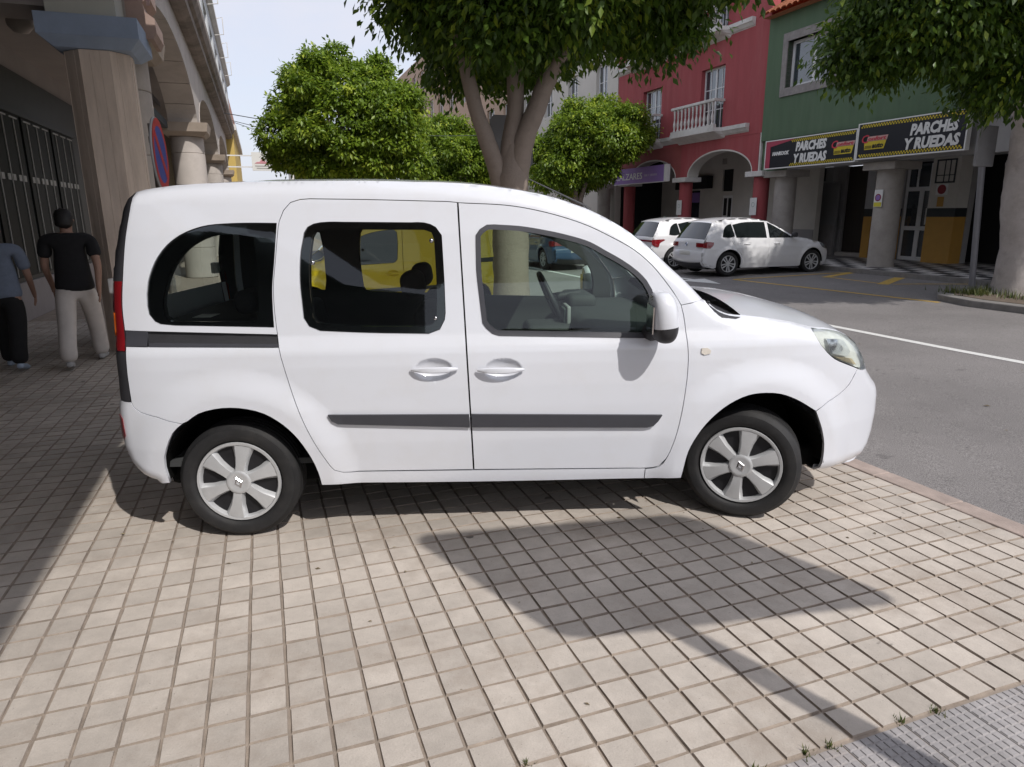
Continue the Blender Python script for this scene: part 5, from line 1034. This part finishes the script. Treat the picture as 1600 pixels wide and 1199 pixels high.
bm = bmesh.new(); tube(bm, [(-.80, 6.92, gst(7.0, -.8)), (-.80, 6.92, 2.36)], .02, 12); q.part('post', bm, m_sconc, smooth=60); q.box('clamp', m_sconc, -.82, -.755, 6.86, 6.94, 2.2, 2.25)
q = Street('hanging_sign', 'white projecting shop sign with faint red emblem far down the left arcade', 'sign', .35, 31.8, 3.4)
q.box('board', m_paper, -.05, .80, 31.7, 31.8, 3.38, 4.12); bm = bmesh.new(); prism(bm, [(.05, 3.66), (.70, 3.66), (.62, 3.72), (.50, 3.74), (.38, 3.88), (.26, 3.74), (.13, 3.72)], 1, 31.692, 31.699); q.part('emblem', bm, M('faded_red_print', (.55, .25, .28), .6))
q.box('grey_line', m_gwall, .06, .70, 31.693, 31.699, 3.55, 3.585); q.box('grey_line', m_gwall, .12, .62, 31.693, 31.699, 3.46, 3.49); q.box('arm', m_wframe, -1.0, -.051, 31.73, 31.77, 3.95, 4.0); q.box('arm', m_wframe, -1.0, -.051, 31.73, 31.77, 3.5, 3.55)
q = Street('traffic_sign', 'grey back of a large rounded road sign behind the forked trunk', 'sign', 3.6, 9.9, gst(9.9, 3.6))
me_pts = [(3.26+a, 2.23+b) for a, b in ((.06, 0), (.60, 0), (.66, .06), (.66, .67), (.60, .73), (.06, .73), (0, .67), (0, .06))]
bm = bmesh.new(); prism(bm, me_pts, 1, 9.88, 9.91); q.part('panel', bm, M('grey_sign_back', (.13, .13, .135), .55, .1, 3)); bm = bmesh.new(); tube(bm, [(3.59, 9.94, gst(9.9, 3.6)-.05), (3.59, 9.94, 2.9)], .035, 12); q.part('post', bm, m_conc, smooth=60)
q = Street('sign_post', 'leaning grey metal post carrying a box beside the pale trunk on the right', 'post', 12.75, 9.35, .05)
bm = bmesh.new(); tube(bm, [(12.8, 9.34, .03), (12.62, 9.38, 2.4), (12.5, 9.42, 3.2)], .055, 14); q.part('post', bm, M('galvanised_post', (.22, .22, .24), .55, .1, 4, metal=.3), smooth=60)
q.box('box', M('grey_box', (.25, .25, .26), .6, .1, 4), 12.3, 12.78, 9.28, 9.33, 2.34, 3.05, bev=.02)
for i, (p0, p1, sag) in enumerate([((-1.0, 34, 5.9), (15.2, 40, 6.2), .5), ((-1.0, 44, 6.8), (15.2, 60, 7.2), .6), ((-1.0, 50, 7.4), (15.2, 70, 6.5), .6)]):
    bm = bmesh.new(); a, b = Vector(p0), Vector(p1); pts = [W(*((a+(b-a)*u)-Vector((0, 0, sag*4*u*(1-u))))) for u in np.linspace(0, 1, 16)]; tube(bm, pts, .018, 5)
    tag(obj('overhead_cable', bm, m_band), ['lowest overhead cable crossing the street in front of the left round tree', 'middle overhead cable crossing the far end of the street', 'farthest overhead cable crossing the end of the street'][i], 'cable', 'cables over the street')
# big road sign on a post just right of the camera: its shadow lies on the paving in front of the van
q = root('road_sign', 'large road sign panel on a post, known by its slanted shadow on the paving', 'sign', (1.92, .93, gz(.93)))
bm = bmesh.new(); e1 = Vector((1.50, .248, 0)); Lw = e1.length; e1.normalize(); cc = Vector((1.43, .83, 2.08)); hh = 1.24; rr0 = .12; pr = []
for (cx_, cz_, a0) in ((Lw-rr0, hh-rr0, 0), (rr0, hh-rr0, PI/2), (rr0, rr0, PI), (Lw-rr0, rr0, 1.5*PI)):
    for k in range(6): a = a0+PI/2*k/5; pr.append((cx_+rr0*math.cos(a), cz_+rr0*math.sin(a)))
nn_ = Vector((-e1.y, e1.x, 0)); off_ = -Vector((1.92, .93, gz(.93)))
A_ = [bm.verts.new(cc+e1*x+Vector((0, 0, z))+off_-nn_*.01) for x, z in pr]; B_ = [bm.verts.new(cc+e1*x+Vector((0, 0, z))+off_+nn_*.01) for x, z in pr]; bm.faces.new(A_); bm.faces.new(B_[::-1])
for k in range(len(pr)): bm.faces.new((A_[k], B_[k], B_[(k+1) % len(pr)], A_[(k+1) % len(pr)]))
obj('panel', bm, M('grey_sign_back', (.13, .13, .135), .55, .1, 3), q); bm = bmesh.new(); tube(bm, [(0, -.07, -.1), (0, -.07, 3.2)], .055, 14); obj('post', bm, m_conc, q, 60)
# motor scooter behind the parked cars
sc_ = Street('motor_scooter', 'dark motor scooter with a slanted windscreen parked beside the arcade columns', 'scooter', 13.3, 21.5, -.03)
def sct(nm, pts, r_, mat): bm = bmesh.new(); tube(bm, pts, r_, 10); return sc_.part(nm, bm, mat, smooth=60)
for nm, t in (('rear_wheel', 12.75), ('front_wheel', 13.95)): bm = bmesh.new(); lathe(bm, [(.15, -.05), (.23, -.06), (.25, -.03), (.25, .03), (.23, .06), (.15, .05)], 24, (t, 21.5, .22), 'Y', False); sc_.part(nm, bm, m_tyre, smooth=50)
sct('body', [(12.55, 21.5, .62), (12.8, 21.5, .66), (13.15, 21.5, .55), (13.4, 21.5, .35), (13.7, 21.5, .4), (13.8, 21.5, .85)], [.06, .15, .17, .13, .11, .09], M('scooter_paint', (.05, .055, .07), .3, .1, coat=.6)); sct('seat', [(12.55, 21.5, .78), (13.2, 21.5, .80)], [.08, .11], m_blk); sct('handlebar', [(13.72, 21.15, 1.02), (13.8, 21.5, .98), (13.72, 21.85, 1.02)], .025, m_blk); sct('fork', [(13.8, 21.5, .9), (13.95, 21.5, .22)], .04, m_steel)
bm = bmesh.new(); prism(bm, [(13.82, .95), (13.84, .95), (13.66, 1.42), (13.64, 1.42)], 1, 21.28, 21.72); sc_.part('windscreen', bm, m_g_clear)
# ------------------------------------------------------------------ trees
def leaves(lobes, n_clump, per, leaf, seed, spread=.16, droop=.55, shell=.16, lump=.10, cut=None):
    r = np.random.default_rng(seed); lb = np.array(lobes, float); wgt = lb[:, 3]*lb[:, 4]+lb[:, 4]*lb[:, 5]+lb[:, 3]*lb[:, 5]; k = r.choice(len(lb), n_clump, p=wgt/wgt.sum())
    d = r.normal(size=(n_clump, 3)); d /= np.linalg.norm(d, axis=1)[:, None]
    ph = r.uniform(0, 6, 9)
    lum = np.sin(d[:, 0]*5+ph[0])*np.sin(d[:, 1]*5.5+ph[1])+np.sin(d[:, 2]*7+ph[2])*np.sin(d[:, 0]*9+ph[3])*.7+np.sin(d[:, 1]*13+ph[4])*np.sin(d[:, 2]*12+ph[5])*.5
    rad = 1+lump*lum-np.abs(r.normal(0, shell, n_clump)); rad = np.clip(rad, .25, 1.4)
    c = lb[k, :3]+d*lb[k, 3:6]*rad[:, None]
    inside = np.zeros(n_clump, bool)                      # drop clumps deep inside another lobe
    for q in range(len(lb)): inside |= (((c-lb[q, :3])/lb[q, 3:6])**2).sum(1) < .45**2
    if cut is not None: inside |= c[:, 2] < cut+.12*lum
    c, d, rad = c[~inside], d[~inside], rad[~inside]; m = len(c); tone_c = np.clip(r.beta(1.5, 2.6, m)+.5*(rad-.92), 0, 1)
    sz = r.uniform(.6, 1.25, m)
    P = np.repeat(c, per, 0)+r.normal(0, spread, (m*per, 3))*np.repeat(sz, per)[:, None]*np.array([1, 1, .8]); D = np.repeat(d, per, 0)
    N = m*per; dirv = D*.8+r.normal(0, .6, (N, 3)); dirv[:, 2] -= droop*r.uniform(.5, 1.6, N); dirv /= np.linalg.norm(dirv, axis=1)[:, None]
    up = r.normal(0, .42, (N, 3))+D*.8; up[:, 2] += .9; side = np.cross(dirv, up); side /= np.linalg.norm(side, axis=1)[:, None]+1e-9; nr = np.cross(side, dirv)
    L_ = leaf*r.uniform(.65, 1.25, N)[:, None]; w_ = L_*.24
    V = np.empty((N, 4, 3)); V[:, 0] = P; V[:, 1] = P+dirv*L_*.45+side*w_+nr*w_*.35; V[:, 2] = P+dirv*L_; V[:, 3] = P+dirv*L_*.45-side*w_+nr*w_*.35
    F = (np.arange(N)*4)[:, None, None]+np.array([[0, 1, 2], [0, 2, 3]])[None]
    me = bpy.data.meshes.new('crown'); me.vertices.add(N*4); me.vertices.foreach_set('co', V.astype('f').ravel()); me.loops.add(N*6); me.loops.foreach_set('vertex_index', F.astype('i').ravel())
    me.polygons.add(N*2); me.polygons.foreach_set('loop_start', np.arange(0, N*6, 3, dtype='i')); me.update(calc_edges=True)
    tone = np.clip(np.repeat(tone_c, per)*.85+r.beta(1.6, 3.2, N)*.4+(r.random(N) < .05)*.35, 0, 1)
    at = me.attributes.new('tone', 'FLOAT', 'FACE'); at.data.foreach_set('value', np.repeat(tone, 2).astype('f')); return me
def cauli(main, n, rs, seed):
    """a crown of many overlapping rounded clumps on a few large lobes"""
    r = np.random.default_rng(seed); out = [tuple(m[:3])+tuple(q*.84 for q in m[3:]) for m in main]
    wt = np.array([m[3]*m[4] for m in main]); wt = wt/wt.sum()
    for i in range(n):
        m = main[int(r.choice(len(main), p=wt))]; d = r.normal(size=3); d /= np.linalg.norm(d); q = r.uniform(.82, .98); k = rs*r.uniform(.6, 1.3)
        out.append((m[0]+d[0]*m[3]*q, m[1]+d[1]*m[4]*q, m[2]+d[2]*m[5]*q, k, k, k*.72))
    return out
m_leaf = leaf_mat('ficus_leaves', (.034, .072, .013), (.105, .185, .025), (.30, .38, .04), .45)
m_leafb = leaf_mat('bright_ficus_leaves', (.065, .125, .013), (.225, .33, .03), (.45, .52, .06), .46)
m_bark = M('pale_ficus_bark', (.27, .22, .185), .85, .14, 5, .5, 40, dirt=(.14, .11, .09), dirt_amt=.55, dirt_scale=5, stretch=(1, 1, 1.6))
m_lime = M('limewashed_bark', (.46, .42, .40), .85, .12, 5, .5, 40, dirt=(.24, .20, .175), dirt_amt=.5, dirt_scale=4)
def tree(name, label, base, limbs, crown_me, barkm, leafm, group=None):
    r = root(name, label, 'tree', base, 0, group); off = -Vector(base)
    tr = None
    for i, (pts, rad) in enumerate(limbs):
        p = smooth3(pts); rr_ = np.interp(np.linspace(0, 1, len(p)), np.linspace(0, 1, len(rad)), rad); bm = bmesh.new(); tube(bm, [Vector(q)+off for q in p], list(rr_), 16)
        rn = random.Random(i*7+3)
        for v in bm.verts: v.co += Vector((rn.uniform(-1, 1), rn.uniform(-1, 1), 0))*float(rr_[0])*.035
        o = obj('trunk' if i == 0 else 'limb', bm, barkm, r if tr is None else tr, 180); tr = tr or o
    co = np.empty(len(crown_me.vertices)*3, 'f'); crown_me.vertices.foreach_get('co', co); co = co.reshape(-1, 3)+np.array(off, 'f'); crown_me.vertices.foreach_set('co', co.ravel())
    obj('crown', crown_me, leafm, r, kind='stuff'); return r
def smooth3(pts, n=6):
    P = [Vector(p) for p in pts]; out = []
    for i in range(len(P)-1):
        p0, p1, p2, p3 = P[max(i-1, 0)], P[i], P[i+1], P[min(i+2, len(P)-1)]
        for k in range(n):
            t = k/n; out.append(.5*((2*p1)+(p2-p0)*t+(2*p0-5*p1+4*p2-p3)*t*t+(3*p1-p0-3*p2+p3)*t**3))
    return out+[P[-1]]
g0 = gz(8.8)
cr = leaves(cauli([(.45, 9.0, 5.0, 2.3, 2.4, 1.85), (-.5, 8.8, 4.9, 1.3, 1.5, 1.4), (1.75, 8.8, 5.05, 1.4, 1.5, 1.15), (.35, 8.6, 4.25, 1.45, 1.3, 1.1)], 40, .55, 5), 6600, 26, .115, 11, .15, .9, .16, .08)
tree('street_tree', 'forked pale street tree rising right behind the white van', (0, 8.8, g0-.02), [
    ([(0, 8.8, g0-.1), (0, 8.8, .8), (.0, 8.8, 1.5), (.03, 8.8, 2.0), (.04, 8.8, 2.5)], [.28, .23, .222, .20, .06]),
    ([(-.02, 8.8, 1.2), (-.08, 8.8, 1.75), (-.16, 8.78, 2.1), (-.30, 8.76, 2.5), (-.45, 8.72, 2.96), (-.7, 8.6, 4.2)], [.11, .125, .115, .10, .088, .06]),
    ([(.03, 8.8, 1.4), (.02, 8.8, 1.9), (.0, 8.82, 2.3), (.07, 8.84, 2.85), (.05, 8.86, 3.6), (.1, 9.2, 5.2)], [.14, .15, .125, .105, .09, .05]),
    ([(.07, 8.8, 1.3), (.08, 8.8, 1.9), (.16, 8.76, 2.4), (.32, 8.74, 2.8), (.44, 8.72, 3.1), (.72, 8.7, 3.6), (1.4, 8.8, 5)], [.13, .14, .125, .115, .108, .095, .05]),
    ([(.42, 8.74, 3.1), (.9, 8.4, 3.7), (1.8, 8.3, 4.6)], [.07, .06, .04])], cr, m_bark, m_leaf, 'street trees')
def round_tree(label, base, h0, lobes, nc, per, leaf, seed, lm, tr_r=.17, spread=.22, name='street_tree'):
    b = Vector(base); cx = Vector(lobes[0][:3]); cr = leaves(cauli(lobes, 46, lobes[0][3]*.27, seed), int(nc*1.7), per, leaf, seed, spread*.55, .6, .12, .05); rn = random.Random(seed); limbs = [([b-Vector((0, 0, .1)), b+Vector((.05, 0, h0*.5)), b+Vector((0, 0, h0))], [tr_r*1.25, tr_r, tr_r])]
    for i in range(5):
        a = i*2*PI/5+rn.random(); e = cx+Vector((math.cos(a)*lobes[0][3]*.5, math.sin(a)*lobes[0][4]*.5, rn.uniform(-.1, .4)*lobes[0][5])); limbs.append(([b+Vector((0, 0, h0*.8)), b+Vector((math.cos(a)*.35, math.sin(a)*.35, h0*1.1+.3)), e], [tr_r*.6, tr_r*.45, tr_r*.2]))
    return tree(name, label, base, limbs, cr, m_bark, lm, 'street trees')
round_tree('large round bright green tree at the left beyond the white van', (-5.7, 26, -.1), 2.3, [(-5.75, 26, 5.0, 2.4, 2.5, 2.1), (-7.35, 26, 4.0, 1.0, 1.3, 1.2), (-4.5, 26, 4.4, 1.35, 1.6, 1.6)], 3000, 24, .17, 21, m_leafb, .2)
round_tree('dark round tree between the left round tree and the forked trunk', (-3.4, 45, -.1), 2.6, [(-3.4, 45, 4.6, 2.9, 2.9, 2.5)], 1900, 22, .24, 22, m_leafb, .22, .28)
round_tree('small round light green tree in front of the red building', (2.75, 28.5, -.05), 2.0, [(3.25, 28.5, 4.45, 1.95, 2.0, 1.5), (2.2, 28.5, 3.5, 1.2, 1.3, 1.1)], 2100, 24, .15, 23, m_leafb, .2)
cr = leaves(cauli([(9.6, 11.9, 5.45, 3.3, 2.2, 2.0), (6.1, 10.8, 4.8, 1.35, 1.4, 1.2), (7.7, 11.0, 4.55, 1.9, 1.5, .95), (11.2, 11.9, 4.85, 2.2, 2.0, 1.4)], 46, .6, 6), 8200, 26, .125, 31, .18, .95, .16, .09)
tree('street_tree', 'pale limewashed street tree at the right edge with a dark spreading crown', (9.35, 12.65, .05), [
    ([(9.42, 12.65, -.05), (9.38, 12.65, .9), (9.25, 12.65, 1.7), (9.22, 12.65, 2.4), (9.15, 12.65, 2.8)], [.46, .37, .35, .34, .27]),
    ([(9.1, 12.65, 2.2), (8.98, 12.6, 2.7), (8.8, 12.5, 3.3), (8.1, 12.3, 4.6)], [.2, .17, .14, .07]),
    ([(9.3, 12.65, 2.3), (9.6, 12.7, 3.2), (10.3, 12.6, 4.6)], [.2, .16, .07])], cr, m_lime, m_leaf, 'street trees')

# ------------------------------------------------------------------ people
def skin_mesh(chains, sub=2):
    """chains: list of (points, radii, links) merged by coordinate into one skinned surface"""
    V = []; R_ = []; E = []; idx = {}; roots = []
    for ci, (pts, rad) in enumerate(chains):
        prev = None
        for p, r_ in zip(pts, rad):
            k = (round(p[0], 4), round(p[1], 4), round(p[2], 4))
            if k not in idx:
                idx[k] = len(V); V.append(p); R_.append(r_)
            if prev is not None: E.append((prev, idx[k]))
            prev = idx[k]
    par = list(range(len(V)))
    def f(i):
        while par[i] != i: i = par[i]
        return i
    for a, b in E: par[f(a)] = f(b)
    me = bpy.data.meshes.new('skin'); me.from_pydata(V, E, []); ob = bpy.data.objects.new('skin', me); COL.objects.link(ob)
    ob.modifiers.new('s', 'SKIN'); sm = ob.modifiers.new('u', 'SUBSURF'); sm.levels = sub; sm.render_levels = sub
    seen = set()
    for i, sv in enumerate(me.skin_vertices[0].data):
        r_ = R_[i]; sv.radius = (r_, r_) if not hasattr(r_, '__len__') else r_; g = f(i); sv.use_root = g not in seen; seen.add(g)
    dg = bpy.context.evaluated_depsgraph_get(); out = bpy.data.meshes.new_from_object(ob.evaluated_get(dg)); bpy.data.objects.remove(ob); out.shade_smooth(); return out
def person(label, loc, rz_, skin, shirt, trousers, shoe, hair, sleeves=.5, height=1.74, stride=.26, wide=1.0, flip=1):
    r = root('person', label, 'person', loc, rz_, 'people walking under the arcade'); k = height/1.74; W_ = wide
    sc = lambda c: [([tuple(q*k for q in p) for p in pts], [tuple(x*k for x in rr_) if hasattr(rr_, '__len__') else rr_*k for rr_ in rad]) for pts, rad in c]
    pel = (0, 0, .95); L = []
    leg = {}
    for sx in (-1, 1):
        fw = stride*sx*flip; hip = (sx*.095*W_, 0, .90)
        knee = (sx*.10*W_, fw*.55+.03, .50); ank = (sx*.10*W_, fw, .085 if fw > 0 else .12); toe = (sx*.115*W_, fw+.13, .035 if fw > 0 else .03); leg[sx] = (hip, knee, ank, toe)
    sh = {sx: (sx*.195*W_, 0, 1.415) for sx in (-1, 1)}; el = {sx: (sx*.238*W_, -.07*sx*flip-.03, 1.12) for sx in (-1, 1)}; wr = {sx: (sx*.225*W_, .02-.19*sx*flip, .89) for sx in (-1, 1)}
    ch = [([pel, (0, .0, 1.12), (0, -.01, 1.30), (0, -.01, 1.42), (0, .0, 1.49), (0, .012, 1.55), (0, .02, 1.63), (0, .015, 1.70)], [(.13*W_, .10), (.125*W_, .095), (.14*W_, .105), (.11*W_, .09), (.060, .060), (.066, .072), (.080, .096), (.064, .08)])]
    for sx in (-1, 1):
        h, kn, an, to = leg[sx]; ch.append(([pel, h, kn, an, to], [(.13*W_, .10), .085*W_, .055, .04, .03])); ch.append(([(0, -.01, 1.42), sh[sx], el[sx], wr[sx], (wr[sx][0], wr[sx][1]+.02, wr[sx][2]-.07)], [(.11*W_, .09), .055, .042, .028, (.036, .018)]))
        px, py, pz = wr[sx][0], wr[sx][1]+.02, wr[sx][2]-.075
        for i, (dy, ln) in enumerate(((-.028, .075), (-.010, .09), (.010, .085), (.027, .065))): ch.append(([(px, py+dy*.8, pz+.012), (px-sx*.004, py+dy, pz-ln*.5), (px-sx*.016, py+dy*.95, pz-ln)], [.0095, .009, .007]))
        ch.append(([(px-sx*.01, py+.03, pz+.035), (px-sx*.02, py+.055, pz+.005), (px-sx*.024, py+.058, pz-.03)], [.012, .0105, .008]))
        ch.append(([(sx*.072, .01, 1.61), (sx*.088, .0, 1.635)], [.014, .010]))
    ch.append(([(0, .09, 1.625), (0, .118, 1.605)], [.013, .014]))
    obj('body', skin_mesh(sc(ch)), skin, r)
    t = [([(0, 0, .83), (0, 0, .93), (0, 0, 1.05), (0, -.005, 1.2), (0, -.01, 1.33), (0, -.01, 1.43), (0, -.005, 1.475)], [(.195*W_, .15), (.19*W_, .148), (.172*W_, .13), (.165*W_, .12), (.17*W_, .12), (.14*W_, .10), (.07, .07)])]
    for sx in (-1, 1):
        e = [sh[sx][i]+(el[sx][i]-sh[sx][i])*sleeves*1.35 for i in range(3)]; t.append(([(0, -.01, 1.43), (sh[sx][0], 0, 1.41), tuple(e)], [(.13*W_, .10), .085, .075]))
    obj('shirt', skin_mesh(sc(t)), shirt, r)
    t = [([(0, 0, 1.0), (0, 0, .93)], [(.148*W_, .112), (.15*W_, .115)])]
    for sx in (-1, 1):
        h, kn, an, to = leg[sx]; t.append(([(0, 0, .93), (h[0], 0, .85), kn, (an[0], an[1], an[2]+.12), (an[0], an[1]+.005, an[2]-.035)], [(.15*W_, .115), .112*W_, .098, .092, .100]))
    obj('trousers', skin_mesh(sc(t)), trousers, r)
    for sx in (-1, 1):
        h, kn, an, to = leg[sx]; obj('shoe', skin_mesh(sc([([(an[0], an[1]-.055, an[2]-.04), (an[0], an[1]+.03, an[2]-.038), (to[0], to[1], to[2]+.005), (to[0], to[1]+.04, to[2])], [(.04, .038), (.044, .045), (.046, .032), (.03, .02)])])), shoe, r)
    hm = skin_mesh(sc([([(0, -.06, 1.535), (0, -.045, 1.62), (0, -.015, 1.69), (0, .05, 1.725)], [(.084, .055), (.100, .085), (.098, .088), (.084, .05)])])); co = np.empty(len(hm.vertices)*3, 'f'); hm.vertices.foreach_get('co', co); co = co+np.random.default_rng(2).normal(0, .0045, co.shape).astype('f'); hm.vertices.foreach_set('co', co); obj('hair', hm, hair, r)
    return r
sk = M('skin', (.32, .19, .14), .6, .06, 10); hairm = M('black_hair', (.010, .009, .009), .55, .3, 40)
def gp(x, y): return (x, y, gz(y))
person('person in a black t-shirt and pale loose trousers walking away under the arcade', gp(-4.97, 7.8), YAW+.05, sk, M('black_cotton', (.010, .010, .012), .95, .2, 20), M('pale_grey_trousers', (.55, .51, .48), .95, .08, 9), M('light_shoes', (.4, .4, .4), .7), hairm, .5, 1.76, .31, 1.12)
person('person in a blue-grey t-shirt and black trousers at the left edge of the picture', gp(-5.66, 7.6), YAW, sk, M('blue_grey_cotton', (.155, .185, .245), .95, .1, 20), M('black_trousers', (.011, .011, .012), .95, .2, 12), M('blue_white_trainers', (.35, .42, .52), .6), hairm, .62, 1.64, .22, 1.14, -1)
